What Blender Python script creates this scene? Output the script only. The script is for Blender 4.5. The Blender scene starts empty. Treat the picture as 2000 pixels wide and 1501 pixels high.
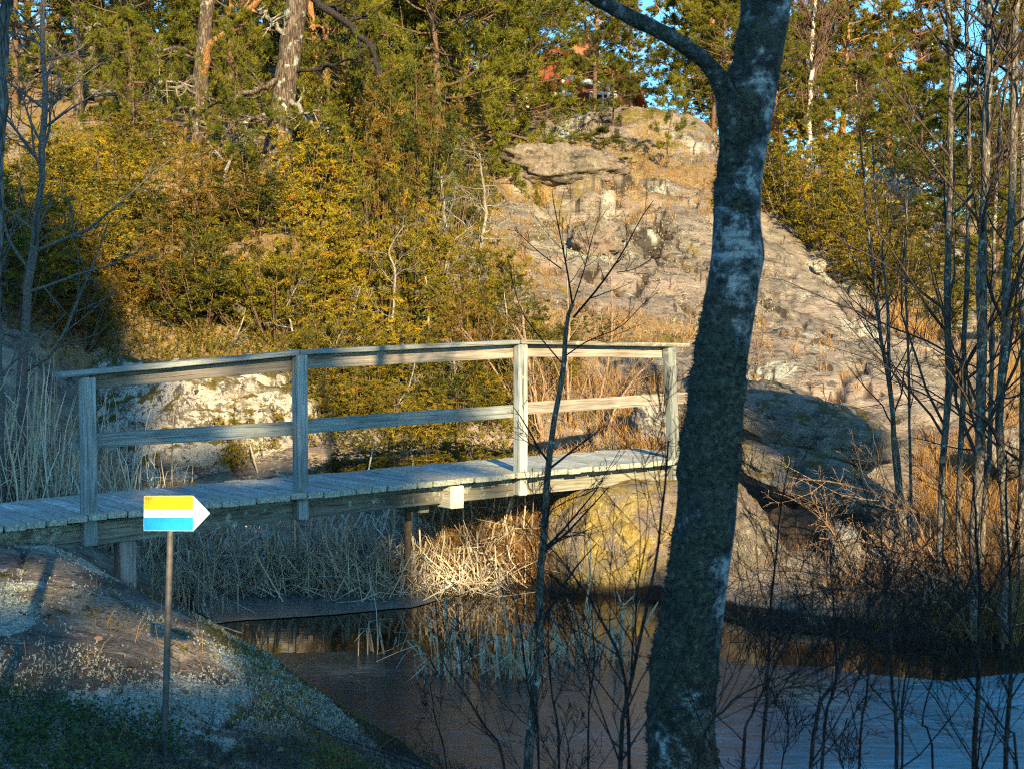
import bpy, bmesh, math, random
import numpy as np
from mathutils import Vector, Matrix

random.seed(7)
RNG = np.random.default_rng(11)
R = math.radians
scene = bpy.context.scene
COL = scene.collection

# ------------------------------------------------------------------ camera
F = 2747.0            # focal length in photograph pixels (2000 wide)
CAMZ = 2.30           # eye height above the pond
PITCH = math.atan(105.5 / F)
cam_data = bpy.data.cameras.new('camera')
cam = bpy.data.objects.new('camera', cam_data)
COL.objects.link(cam)
cam.location = (0, 0, CAMZ)
cam.rotation_euler = (R(90) - PITCH, 0, 0)
cam_data.sensor_width = 36
cam_data.lens = F / 2000 * 36
cam_data.clip_start = 0.1
cam_data.clip_end = 2000
cam_data.dof.use_dof = True
cam_data.dof.focus_distance = 11.5
cam_data.dof.aperture_fstop = 8.0
scene.camera = cam

# ------------------------------------------------------------------ light
SUN_AZ = 14.0         # degrees right of straight behind the camera
SUN_EL = 21.0
world = bpy.data.worlds.new('World')
scene.world = world
world.use_nodes = True
wn = world.node_tree.nodes
wl = world.node_tree.links
sky = wn.new('ShaderNodeTexSky')
sky.sky_type = 'NISHITA'
sky.sun_disc = False
sky.sun_elevation = R(SUN_EL)
sky.sun_rotation = R(180 - SUN_AZ)
sky.ozone_density = 3.0
sky.air_density = 1.0
sky.dust_density = 0.4
wn['Background'].inputs['Strength'].default_value = 0.088
tintn = wn.new('ShaderNodeMix'); tintn.data_type = 'RGBA'; tintn.blend_type = 'MULTIPLY'
tintn.inputs[0].default_value = 1.0; tintn.inputs[7].default_value = (0.53, 1.04, 1.22, 1)   # the cool winter white balance, even over the whole sky
wl.new(sky.outputs[0], tintn.inputs[6]); wl.new(tintn.outputs[2], wn['Background'].inputs['Color'])
sd = bpy.data.lights.new('sun', 'SUN')
sd.energy = 5.0
sd.angle = R(0.5)
sd.color = (1.0, 0.76, 0.40)
sun = bpy.data.objects.new('sun', sd)
COL.objects.link(sun)
S_DIR = Vector((math.sin(R(SUN_AZ)) * math.cos(R(SUN_EL)), -math.cos(R(SUN_AZ)) * math.cos(R(SUN_EL)), math.sin(R(SUN_EL))))
sun.rotation_euler = S_DIR.to_track_quat('Z', 'Y').to_euler()
sun.location = (20, -60, 40)

scene.view_settings.view_transform = 'Standard'
scene.view_settings.look = 'None'
scene.view_settings.gamma = 1.0
scene.view_settings.use_curve_mapping = False
scene.view_settings.exposure = 1.6
scene.cycles.use_denoising = False
scene.cycles.pixel_filter_type = 'BLACKMAN_HARRIS'
scene.cycles.filter_width = 1.1
scene.cycles.max_bounces = 6
scene.cycles.diffuse_bounces = 3
scene.cycles.glossy_bounces = 3
scene.cycles.transmission_bounces = 3
scene.cycles.transparent_max_bounces = 4
scene.cycles.caustics_reflective = False
scene.cycles.caustics_refractive = False


def at(px, py, Y):
    """world point on the photograph's pixel ray at world depth Y"""
    a = (px - 1000) / F
    b = (750.5 - py) / F
    dy = math.cos(PITCH) + b * math.sin(PITCH)
    dz = b * math.cos(PITCH) - math.sin(PITCH)
    k = Y / dy
    return np.array([a * k, Y, CAMZ + dz * k])


# ------------------------------------------------------------------ noise
def _hash3(ix, iy, iz, seed):
    h = (ix * 374761393 + iy * 668265263 + iz * 2147483647 + seed * 1274126177) & 0xFFFFFFFF
    h = ((h ^ (h >> 13)) * 1274126177) & 0xFFFFFFFF
    h = (h ^ (h >> 16)) & 0xFFFFFFFF
    return h.astype(np.float64) / 4294967295.0


def vnoise(x, y, z=None, seed=0):
    x = np.asarray(x, float); y = np.asarray(y, float)
    z = np.zeros_like(x) if z is None else np.asarray(z, float)
    ix = np.floor(x).astype(np.int64); iy = np.floor(y).astype(np.int64); iz = np.floor(z).astype(np.int64)
    fx = x - ix; fy = y - iy; fz = z - iz
    fx = fx * fx * fx * (fx * (fx * 6 - 15) + 10)
    fy = fy * fy * fy * (fy * (fy * 6 - 15) + 10)
    fz = fz * fz * fz * (fz * (fz * 6 - 15) + 10)
    def h(a, b, c): return _hash3(ix + a, iy + b, iz + c, seed)
    x00 = h(0, 0, 0) * (1 - fx) + h(1, 0, 0) * fx
    x10 = h(0, 1, 0) * (1 - fx) + h(1, 1, 0) * fx
    r0 = x00 * (1 - fy) + x10 * fy
    if not np.any(fz): return r0 * 2 - 1
    x01 = h(0, 0, 1) * (1 - fx) + h(1, 0, 1) * fx
    x11 = h(0, 1, 1) * (1 - fx) + h(1, 1, 1) * fx
    return (r0 * (1 - fz) + (x01 * (1 - fy) + x11 * fy) * fz) * 2 - 1


def fbm(x, y, z=None, oct=4, seed=0, gain=0.5):
    s = 0; a = 1; f = 1; n = 0
    for i in range(oct):
        s = s + a * vnoise(x * f + 17.3 * i, y * f - 9.1 * i, None if z is None else z * f + 4.7 * i, seed + i)
        n += a; a *= gain; f *= 2.03
    return s / n


def sstep(a, b, x):
    t = np.clip((x - a) / (b - a), 0, 1)
    return t * t * (3 - 2 * t)


# ------------------------------------------------------------------ mesh helpers
def mesh_from(name, V, faces, mats, attrs=None, smooth=False, mat_idx=None):
    """faces: list of (k,n) int arrays (all n-gons of one array have n corners)"""
    me = bpy.data.meshes.new(name)
    V = np.asarray(V, np.float32)
    me.vertices.add(len(V)); me.vertices.foreach_set('co', V.ravel())
    loops = np.concatenate([np.asarray(f, np.int32).ravel() for f in faces])
    tot = np.concatenate([np.full(len(f), np.asarray(f).shape[1], np.int32) for f in faces])
    start = np.concatenate([[0], np.cumsum(tot)[:-1]]).astype(np.int32)
    me.loops.add(len(loops)); me.loops.foreach_set('vertex_index', loops)
    me.polygons.add(len(tot)); me.polygons.foreach_set('loop_start', start); me.polygons.foreach_set('loop_total', tot)
    if smooth: me.polygons.foreach_set('use_smooth', np.ones(len(tot), bool))
    if mat_idx is not None: me.polygons.foreach_set('material_index', np.asarray(mat_idx, np.int32))
    for m in (mats if isinstance(mats, (list, tuple)) else [mats]): me.materials.append(m)
    for k, v in (attrs or {}).items():
        a = me.attributes.new(k, 'FLOAT', 'POINT'); a.data.foreach_set('value', np.asarray(v, np.float32))
    me.update(calc_edges=True); me.validate()
    return me


class MB:
    def __init__(self): self.V = []; self.F = {}; self.n = 0; self.A = {}
    def add(self, V, F, **attrs):
        V = np.asarray(V, float).reshape(-1, 3)
        for f in (F if isinstance(F, list) else [F]):
            f = np.asarray(f, np.int64)
            self.F.setdefault(f.shape[1], []).append(f + self.n)
        for k, v in attrs.items():
            self.A.setdefault(k, []).append(np.broadcast_to(np.asarray(v, float), (len(V),)))
        self.V.append(V); self.n += len(V)
    def mesh(self, name, mats, smooth=False):
        return mesh_from(name, np.concatenate(self.V), [np.concatenate(f) for f in self.F.values()], mats,
                         {k: np.concatenate(v) for k, v in self.A.items()}, smooth)


def obj(name, me, parent=None, loc=None):
    o = bpy.data.objects.new(name, me); COL.objects.link(o)
    if parent is not None: o.parent = parent
    if loc is not None: o.location = loc
    return o


def tag(o, label, cat, group=None):
    o['label'] = label; o['category'] = cat
    if group: o['group'] = group
    return o


def thing(name, label, cat, loc=(0, 0, 0), rz=0, group=None):
    o = bpy.data.objects.new(name, None); COL.objects.link(o)
    o.empty_display_size = 0.2
    o.location = loc; o.rotation_euler = (0, 0, rz)
    return tag(o, label, cat, group)


def dup(root, loc, rz=0, scale=1.0, label=None, group=None):
    r = root.copy(); COL.objects.link(r); r.location = loc; r.rotation_euler = (0, 0, rz)
    r.scale = (scale,) * 3 if np.isscalar(scale) else scale
    if label: r['label'] = label
    if group: r['group'] = group
    for ch in list(root.children):
        c = ch.copy(); COL.objects.link(c); c.parent = r
        for g in list(ch.children):
            d = g.copy(); COL.objects.link(d); d.parent = c
    return r


def nrm(v): return v / np.maximum(np.linalg.norm(v, axis=-1, keepdims=True), 1e-9)


def frames(T):
    """two unit vectors perpendicular to T (...,3)"""
    ref = np.where(np.abs(T[..., 2:3]) > 0.9, np.array([1.0, 0, 0]), np.array([0, 0, 1.0]))
    A = nrm(np.cross(T, ref)); B = np.cross(T, A)
    return A, B


def tubes(P, Rr, sides=5, cap=False):
    """P (B,n,3), Rr (B,n) -> V, quads"""
    P = np.asarray(P, float); Rr = np.asarray(Rr, float)
    B, n, _ = P.shape
    T = np.gradient(P, axis=1); T = nrm(T)
    mt = nrm(P[:, -1] - P[:, 0])
    A, Bn = frames(mt); A = A[:, None, :]; 
    A = nrm(A - T * np.sum(A * T, -1, keepdims=True)); Bn = np.cross(T, A)
    ang = np.arange(sides) / sides * 2 * np.pi
    V = P[:, :, None, :] + Rr[:, :, None, None] * (np.cos(ang)[None, None, :, None] * A[:, :, None, :] + np.sin(ang)[None, None, :, None] * Bn[:, :, None, :])
    idx = np.arange(B * n * sides).reshape(B, n, sides)
    q = np.stack([idx[:, :-1, :], np.roll(idx, -1, 2)[:, :-1, :], np.roll(idx, -1, 2)[:, 1:, :], idx[:, 1:, :]], -1).reshape(-1, 4)
    return V.reshape(-1, 3), q


def strips(P, W, widths):
    """flat blades: P (B,n,3), W (B,3) side direction, widths (B,n)"""
    B, n, _ = P.shape
    L = P - W[:, None, :] * widths[..., None] * 0.5
    Rt = P + W[:, None, :] * widths[..., None] * 0.5
    V = np.stack([L, Rt], 2)
    idx = np.arange(B * n * 2).reshape(B, n, 2)
    q = np.stack([idx[:, :-1, 0], idx[:, :-1, 1], idx[:, 1:, 1], idx[:, 1:, 0]], -1).reshape(-1, 4)
    return V.reshape(-1, 3), q


def rand_dirs(n, rng): return nrm(rng.normal(size=(n, 3)))


# ------------------------------------------------------------------ node helper
class NT:
    def __init__(self, name):
        self.m = bpy.data.materials.new(name); self.m.use_nodes = True
        self.t = self.m.node_tree; self.n = self.t.nodes
        self.n.clear()
        self.out = self.n.new('ShaderNodeOutputMaterial')
    def lk(self, a, b): self.t.links.new(a, b)
    def _in(self, sock, v):
        if v is None: return
        if hasattr(v, 'is_linked'): self.lk(v, sock)
        else:
            if sock.type == 'RGBA' and len(v) == 3: v = (*v, 1)
            sock.default_value = v
    def coord(self, kind='Object'): return self.n.new('ShaderNodeTexCoord').outputs[kind]
    def geo(self, k): return self.n.new('ShaderNodeNewGeometry').outputs[k]
    def orand(self): return self.n.new('ShaderNodeObjectInfo').outputs['Random']
    def attr(self, name):
        a = self.n.new('ShaderNodeAttribute'); a.attribute_name = name; return a.outputs['Fac']
    def mapping(self, vec, scale=(1, 1, 1), rot=(0, 0, 0), loc=None):
        m = self.n.new('ShaderNodeMapping'); self.lk(vec, m.inputs[0]); m.inputs['Scale'].default_value = scale; m.inputs['Rotation'].default_value = rot
        if loc is not None: self._in(m.inputs['Location'], loc)
        return m.outputs[0]
    def noise(self, vec, scale=5, detail=4, rough=0.55, dist=0):
        t = self.n.new('ShaderNodeTexNoise'); self.lk(vec, t.inputs['Vector'])
        t.inputs['Scale'].default_value = scale; t.inputs['Detail'].default_value = detail
        t.inputs['Roughness'].default_value = rough; t.inputs['Distortion'].default_value = dist
        return t.outputs['Fac']
    def voro(self, vec, scale=5, feature='F1', out='Distance', rnd=1):
        t = self.n.new('ShaderNodeTexVoronoi'); t.feature = feature; self.lk(vec, t.inputs['Vector']); t.inputs['Scale'].default_value = scale
        t.inputs['Randomness'].default_value = rnd
        return t.outputs[out]
    def ramp(self, fac, stops, interp='LINEAR'):
        r = self.n.new('ShaderNodeValToRGB'); self.lk(fac, r.inputs[0]); cr = r.color_ramp; cr.interpolation = interp
        while len(cr.elements) > len(stops): cr.elements.remove(cr.elements[-1])
        while len(cr.elements) < len(stops): cr.elements.new(1.0)
        for e, (p, c) in zip(cr.elements, stops):
            e.position = p; e.color = (c, c, c, 1) if np.isscalar(c) else (*c, 1)
        return r.outputs[0]
    def math(self, op, a, b=None, clamp=False):
        m = self.n.new('ShaderNodeMath'); m.operation = op; m.use_clamp = clamp
        self._in(m.inputs[0], a); self._in(m.inputs[1], b); return m.outputs[0]
    def mix(self, fac, a, b, mode='MIX'):
        m = self.n.new('ShaderNodeMix'); m.data_type = 'RGBA'; m.blend_type = mode
        self._in(m.inputs[0], fac); self._in(m.inputs[6], a); self._in(m.inputs[7], b); return m.outputs[2]
    def hsv(self, col, h=0.5, s=1, v=1):
        m = self.n.new('ShaderNodeHueSaturation'); self._in(m.inputs['Hue'], h); self._in(m.inputs['Saturation'], s); self._in(m.inputs['Value'], v); self._in(m.inputs['Color'], col); return m.outputs[0]
    def bump(self, h, strength=0.5, dist=0.02, normal=None):
        b = self.n.new('ShaderNodeBump'); b.inputs['Strength'].default_value = strength; b.inputs['Distance'].default_value = dist
        self.lk(h, b.inputs['Height'])
        if normal is not None: self.lk(normal, b.inputs['Normal'])
        return b.outputs[0]
    def pbr(self, col, rough=0.8, bump=None, spec=0.3, metal=0.0, **kw):
        p = self.n.new('ShaderNodeBsdfPrincipled')
        self._in(p.inputs['Base Color'], col); self._in(p.inputs['Roughness'], rough)
        self._in(p.inputs['Specular IOR Level'], spec); self._in(p.inputs['Metallic'], metal)
        if bump is not None: self.lk(bump, p.inputs['Normal'])
        for k, v in kw.items(): self._in(p.inputs[k], v)
        self.lk(p.outputs[0], self.out.inputs[0]); self.p = p
        return self.m
    def leaf(self, col, trans=0.3, rough=0.6, spec=0.2):
        p = self.n.new('ShaderNodeBsdfPrincipled'); self._in(p.inputs['Base Color'], col)
        p.inputs['Roughness'].default_value = rough; p.inputs['Specular IOR Level'].default_value = spec
        t = self.n.new('ShaderNodeBsdfTranslucent'); self._in(t.inputs[0], col)
        mx = self.n.new('ShaderNodeMixShader'); mx.inputs[0].default_value = trans
        self.lk(p.outputs[0], mx.inputs[1]); self.lk(t.outputs[0], mx.inputs[2]); self.lk(mx.outputs[0], self.out.inputs[0])
        return self.m


# ------------------------------------------------------------------ materials
def m_wood(name, dark, light, lichen=0.0, seed=0.0, red=0.0):
    n = NT(name)
    c = n.coord('Object')
    off = n.math('MULTIPLY', n.orand(), 37.0)
    comb = n.n.new('ShaderNodeCombineXYZ'); n.lk(off, comb.inputs[0]); n.lk(off, comb.inputs[1]); n.lk(off, comb.inputs[2])
    v = n.mapping(c, loc=comb.outputs[0])
    warp = n.noise(n.mapping(v, (1.2, 3, 3)), 2.0, 2)
    g1 = n.noise(n.mapping(v, (1.0, 22, 22)), 2.2, 6, 0.62, 0.6)
    g2 = n.noise(n.mapping(v, (3.0, 130, 130)), 1.6, 3, 0.6)
    kn = n.voro(n.mapping(v, (1.4, 3.0, 7.5)), 1.1, 'F1')
    knot = n.ramp(kn, [(0.0, 1.0), (0.085, 0.75), (0.13, 0.0)])
    f = n.math('ADD', n.math('MULTIPLY', g1, 0.72), n.math('MULTIPLY', g2, 0.28))
    col = n.ramp(f, [(0.33, dark), (0.47, tuple((a + b) / 2 for a, b in zip(dark, light))), (0.6, light), (0.8, tuple(min(1, x * 1.15) for x in light))])
    blot = n.ramp(n.noise(v, 2.3, 4), [(0.35, 0.72), (0.62, 1.08)])
    col = n.mix(1.0, col, blot, 'MULTIPLY')
    tone = n.math('ADD', n.math('MULTIPLY', n.orand(), 0.42), 0.76)
    col = n.hsv(col, 0.5, 1.0, tone)
    crack = n.ramp(n.noise(n.mapping(v, (1.2, 60, 60)), 2.0, 2, 0.4, 0.3), [(0.30, 0.0), (0.36, 1.0)])
    col = n.mix(1.0, col, n.mix(crack, (0.35, 0.33, 0.3), (1, 1, 1)), 'MULTIPLY')
    col = n.mix(n.math('MULTIPLY', knot, 0.75), col, (0.045, 0.03, 0.02))
    hgt = n.math('ADD', n.math('MULTIPLY', f, 0.8), n.math('MULTIPLY', crack, 0.35))
    if lichen > 0:
        w = n.geo('Position')
        l1 = n.noise(w, 14, 5, 0.7); l2 = n.noise(w, 1.7, 3)
        ym = n.attr('edge')
        lm = n.math('ADD', n.math('ADD', n.math('MULTIPLY', l1, 0.62), n.math('MULTIPLY', l2, 0.38)), n.math('MULTIPLY', ym, 0.13))
        lm = n.ramp(lm, [(0.60 - lichen * 0.12, 0.0), (0.66 - lichen * 0.12, 1.0)])
        lc = n.ramp(n.noise(w, 50, 3), [(0.3, (0.16, 0.17, 0.13)), (0.65, (0.42, 0.43, 0.37))])
        col = n.mix(lm, col, lc)
        hgt = n.math('ADD', hgt, n.math('MULTIPLY', n.math('MULTIPLY', lm, l1), 1.5))
    return n.pbr(col, 0.78, n.bump(hgt, 0.55, 0.006), 0.25)


def m_bark(name, c0, c1, c2, sc=1.0, bump=0.8, lich=(0.3, 0.32, 0.27), la=0.0, stretch=(1, 1, .35)):
    n = NT(name); c = n.mapping(n.coord('Object'), stretch)
    a = n.noise(c, 14 * sc, 6, 0.65, 0.6); b = n.voro(n.mapping(c, (1, 1, .5)), 26 * sc, 'DISTANCE_TO_EDGE')
    col = n.ramp(a, [(0.32, c0), (0.5, c1), (0.68, c2)])
    cr = n.ramp(b, [(0.0, 0.35), (0.18, 1.0)])
    col = n.mix(1.0, col, cr, 'MULTIPLY')
    if la:
        lm = n.ramp(n.noise(n.coord('Object'), 6 * sc, 5, 0.7), [(0.62 - la, 0.0), (0.67 - la, 1.0)])
        col = n.mix(lm, col, lich)
    return n.pbr(col, 0.9, n.bump(n.math('ADD', a, n.math('MULTIPLY', cr, .5)), bump, 0.02 / sc), 0.15)


def m_leaf(name, stops, trans=0.25, vs=0.5):
    n = NT(name)
    t = n.attr('tint'); r = n.geo('Random Per Island'); o = n.orand()
    f = n.math('ADD', n.math('MULTIPLY', t, 0.66), n.math('ADD', n.math('MULTIPLY', r, 0.16), n.math('MULTIPLY', o, 0.18)))
    return n.leaf(n.ramp(f, stops), trans)


M = {}
M['wood'] = m_wood('grey_weathered_wood', (0.11, 0.127, 0.127), (0.36, 0.40, 0.395), 0.15)
M['wood_rail'] = m_wood('brownish_weathered_wood', (0.12, 0.105, 0.09), (0.35, 0.31, 0.265), 0.0)
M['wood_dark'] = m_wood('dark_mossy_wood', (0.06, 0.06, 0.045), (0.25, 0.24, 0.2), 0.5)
M['plank'] = m_wood('lichened_deck_wood', (0.15, 0.17, 0.17), (0.52, 0.565, 0.56), 0.75)
M['wood_pale'] = m_wood('pale_end_wood', (0.30, 0.29, 0.24), (0.58, 0.56, 0.49), 0.0)

M['pine_bark'] = m_bark('grey_pine_bark', (0.04, 0.028, 0.022), (0.115, 0.085, 0.064), (0.22, 0.18, 0.14), 1.0, 1.0, la=.04)
M['pine_bark_red'] = m_bark('orange_pine_bark', (0.16, 0.07, 0.03), (0.36, 0.18, 0.075), (0.48, 0.28, 0.14), 1.6, .6)
M['alder_bark'] = m_bark('grey_alder_bark', (0.045, 0.038, 0.030), (0.12, 0.10, 0.078), (0.25, 0.23, 0.19), 3.0, .5, la=.03)
M['twig_dark'] = m_bark('dark_twig_bark', (0.012, 0.010, 0.010), (0.03, 0.025, 0.024), (0.07, 0.06, 0.058), 4.0, .3)
M['twig_brown'] = m_bark('brown_twig_bark', (0.06, 0.035, 0.022), (0.14, 0.09, 0.06), (0.26, 0.19, 0.13), 4.0, .3)
M['twig_pale'] = m_bark('pale_lichened_bark', (0.12, 0.105, 0.085), (0.27, 0.245, 0.20), (0.43, 0.40, 0.34), 3.0, .5)
M['birch_far'] = m_bark('white_birch_bark', (0.25, 0.22, 0.18), (0.62, 0.58, 0.5), (0.72, 0.69, 0.62), 2.0, .3, stretch=(1, 1, 1.8))

def m_birch():
    n = NT('mossy_birch_bark'); c = n.coord('Object')
    lent = n.noise(n.mapping(c, (7, 7, 46)), 1.6, 4, 0.6, 0.4)
    mott = n.noise(c, 15, 6, 0.7, .3)
    base = n.ramp(mott, [(0.38, (0.02, 0.027, 0.030)), (0.48, (0.09, 0.11, 0.118)), (0.57, (0.28, 0.315, 0.325))])
    lm = n.ramp(lent, [(0.41, 1.0), (0.50, 0.0)])
    col = n.mix(n.math('MULTIPLY', lm, .5), base, (0.03, 0.034, 0.034))
    big = n.noise(n.mapping(c, (1, 1, .6)), 3.4, 5, 0.68, 0.5)
    fine = n.noise(c, 38, 5, 0.7)
    am = n.attr('moss')
    mm = n.math('ADD', n.math('ADD', n.math('MULTIPLY', big, .62), n.math('MULTIPLY', fine, .38)), n.math('MULTIPLY', am, .17))
    mk = n.ramp(mm, [(0.462, 0.0), (0.55, .94)])
    mc = n.ramp(n.noise(c, 55, 4, .7), [(0.3, (0.012, 0.016, 0.012)), (0.55, (0.045, 0.055, 0.040)), (0.72, (0.13, 0.15, 0.115))])
    col = n.mix(mk, col, mc)
    h = n.math('ADD', n.math('MULTIPLY', mk, n.math('ADD', n.math('MULTIPLY', fine, 1.2), .3)), n.math('MULTIPLY', lent, .35))
    return n.pbr(col, 0.85, n.bump(h, 1.0, 0.012), 0.2)
M['birch'] = m_birch()

OL = (0.105, 0.098, 0.012)
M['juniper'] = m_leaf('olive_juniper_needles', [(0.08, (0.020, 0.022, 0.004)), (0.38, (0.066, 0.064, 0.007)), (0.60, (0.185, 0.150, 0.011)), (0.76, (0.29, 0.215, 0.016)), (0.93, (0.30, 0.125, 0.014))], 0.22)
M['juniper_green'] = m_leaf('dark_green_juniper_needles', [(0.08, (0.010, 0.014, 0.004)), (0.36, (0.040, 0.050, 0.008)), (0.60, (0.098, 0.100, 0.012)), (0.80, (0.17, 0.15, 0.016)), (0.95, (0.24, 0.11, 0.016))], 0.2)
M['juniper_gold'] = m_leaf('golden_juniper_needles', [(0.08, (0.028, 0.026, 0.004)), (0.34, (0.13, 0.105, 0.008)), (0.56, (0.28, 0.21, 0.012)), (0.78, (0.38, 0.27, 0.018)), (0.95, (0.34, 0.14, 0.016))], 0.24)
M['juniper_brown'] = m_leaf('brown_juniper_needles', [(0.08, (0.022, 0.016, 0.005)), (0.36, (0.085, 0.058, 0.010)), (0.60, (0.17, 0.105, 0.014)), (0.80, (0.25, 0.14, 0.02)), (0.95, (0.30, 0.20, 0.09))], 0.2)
M['pine'] = m_leaf('green_pine_needles', [(0.1, (0.022, 0.034, 0.006)), (0.42, (0.062, 0.078, 0.009)), (0.7, (0.21, 0.195, 0.016)), (0.93, (0.29, 0.24, 0.022))], 0.25)
M['pine_far'] = m_leaf('distant_pine_needles', [(0.1, (0.030, 0.038, 0.006)), (0.4, (0.090, 0.090, 0.010)), (0.7, (0.20, 0.17, 0.014)), (0.93, (0.26, 0.21, 0.02))], 0.25)
M['spruce'] = m_leaf('dark_spruce_needles', [(0.1, (0.012, 0.022, 0.008)), (0.9, (0.05, 0.06, 0.02))], 0.1)
M['reed'] = m_leaf('dry_reed', [(0.05, (0.13, 0.085, 0.045)), (0.4, (0.34, 0.26, 0.16)), (0.75, (0.55, 0.48, 0.36)), (0.95, (0.66, 0.61, 0.5))], 0.2)
M['drygrass'] = m_leaf('dry_orange_grass', [(0.05, (0.12, 0.06, 0.022)), (0.45, (0.30, 0.165, 0.055)), (0.8, (0.46, 0.30, 0.12)), (0.97, (0.56, 0.43, 0.23))], 0.3)
M['heath'] = m_leaf('brown_heather', [(0.1, (0.05, 0.03, 0.018)), (0.5, (0.16, 0.095, 0.045)), (0.9, (0.30, 0.19, 0.085))], 0.2)
M['heather_dark'] = m_leaf('dark_green_heather', [(0.1, (0.010, 0.013, 0.007)), (0.55, (0.035, 0.04, 0.018)), (0.85, (0.085, 0.07, 0.03)), (0.97, (0.16, 0.10, 0.05))], 0.2)
M['lingon'] = m_leaf('lingonberry_leaf', [(0.1, (0.016, 0.035, 0.010)), (0.6, (0.06, 0.11, 0.022)), (0.92, (0.15, 0.21, 0.045))], 0.25)
M['lichen'] = m_leaf('reindeer_lichen', [(0.1, (0.24, 0.26, 0.21)), (0.5, (0.44, 0.46, 0.37)), (0.9, (0.62, 0.63, 0.5))], 0.15)
M['lichen_warm'] = m_leaf('cream_lichen', [(0.1, (0.16, 0.14, 0.09)), (0.5, (0.33, 0.29, 0.19)), (0.9, (0.54, 0.48, 0.34))], 0.15)
M['moss'] = m_leaf('green_moss', [(0.1, (0.05, 0.05, 0.006)), (0.5, (0.13, 0.125, 0.012)), (0.9, (0.24, 0.22, 0.03))], 0.2)
M['deadleaf'] = m_leaf('dead_brown_leaf', [(0.1, (0.10, 0.045, 0.02)), (0.6, (0.22, 0.12, 0.07)), (0.95, (0.36, 0.27, 0.2))], .15)
M['litter'] = m_leaf('needle_litter', [(0.1, (0.05, 0.03, 0.02)), (0.6, (0.14, 0.085, 0.055)), (0.95, (0.32, 0.24, 0.17))], 0.1)

M['bark_moss'] = m_leaf('grey_green_bark_moss', [(0.05, (0.010, 0.014, 0.010)), (0.5, (0.040, 0.050, 0.036)), (0.9, (0.15, 0.17, 0.13))], .1)
M['birch_dark'] = m_bark('dark_birch_bark', (0.03, 0.03, 0.03), (0.10, 0.10, 0.095), (0.22, 0.22, 0.21), 2.0, .5)
M['sapling_bark'] = m_bark('blue_grey_bark', (0.05, 0.05, 0.048), (0.12, 0.12, 0.115), (0.24, 0.24, 0.23), 4.0, .4, stretch=(1, 1, 1.5))
M['twig_red'] = m_bark('reddish_grey_twig_bark', (0.03, 0.022, 0.018), (0.075, 0.052, 0.04), (0.15, 0.115, 0.09), 4.0, .3)
M['twig_tan'] = m_bark('tan_twig_bark', (0.16, 0.10, 0.06), (0.32, 0.21, 0.13), (0.48, 0.36, 0.25), 4.0, .3)
M['twig_purple'] = m_bark('purple_birch_twigs', (0.09, 0.05, 0.04), (0.16, 0.10, 0.08), (0.26, 0.18, 0.15), 3.0, .2)

def rock_cols(n, w, warm=0.0):
    a = n.noise(w, 1.6, 6, 0.65, .4); b = n.noise(w, 7.5, 6, 0.7); c = n.noise(w, 34, 4, 0.7)
    base = n.ramp(a, [(0.3, (0.085, 0.075, 0.063)), (0.5, (0.185, 0.158, 0.125)), (0.68, (0.29, 0.24, 0.18))])
    pink = n.ramp(n.noise(w, .55, 3), [(0.48, 0.0), (0.64, .5)])
    base = n.mix(pink, base, (0.33, 0.235, 0.19))
    l1 = n.ramp(n.math('ADD', n.math('MULTIPLY', b, .6), n.math('MULTIPLY', c, .4)), [(0.545, 0.0), (0.585, 1.0)])
    lc = n.ramp(n.noise(w, 3, 2), [(0.35, (0.42, 0.40, 0.33)), (0.65, (0.55, 0.49, 0.36))])
    col = n.mix(n.math('MULTIPLY', l1, .52), base, lc)
    dk = n.ramp(n.math('ADD', n.math('MULTIPLY', n.noise(w, 5.2, 6, .72, .3), .7), n.math('MULTIPLY', n.noise(w, 60, 2), .3)), [(0.425, 1.0), (0.475, 0.0)])
    col = n.mix(n.math('MULTIPLY', dk, .88), col, (0.045, 0.042, 0.04))
    h = n.math('ADD', n.math('ADD', n.math('MULTIPLY', a, .5), n.math('MULTIPLY', b, .35)), n.math('MULTIPLY', c, .2))
    return col, h, b, c


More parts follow.
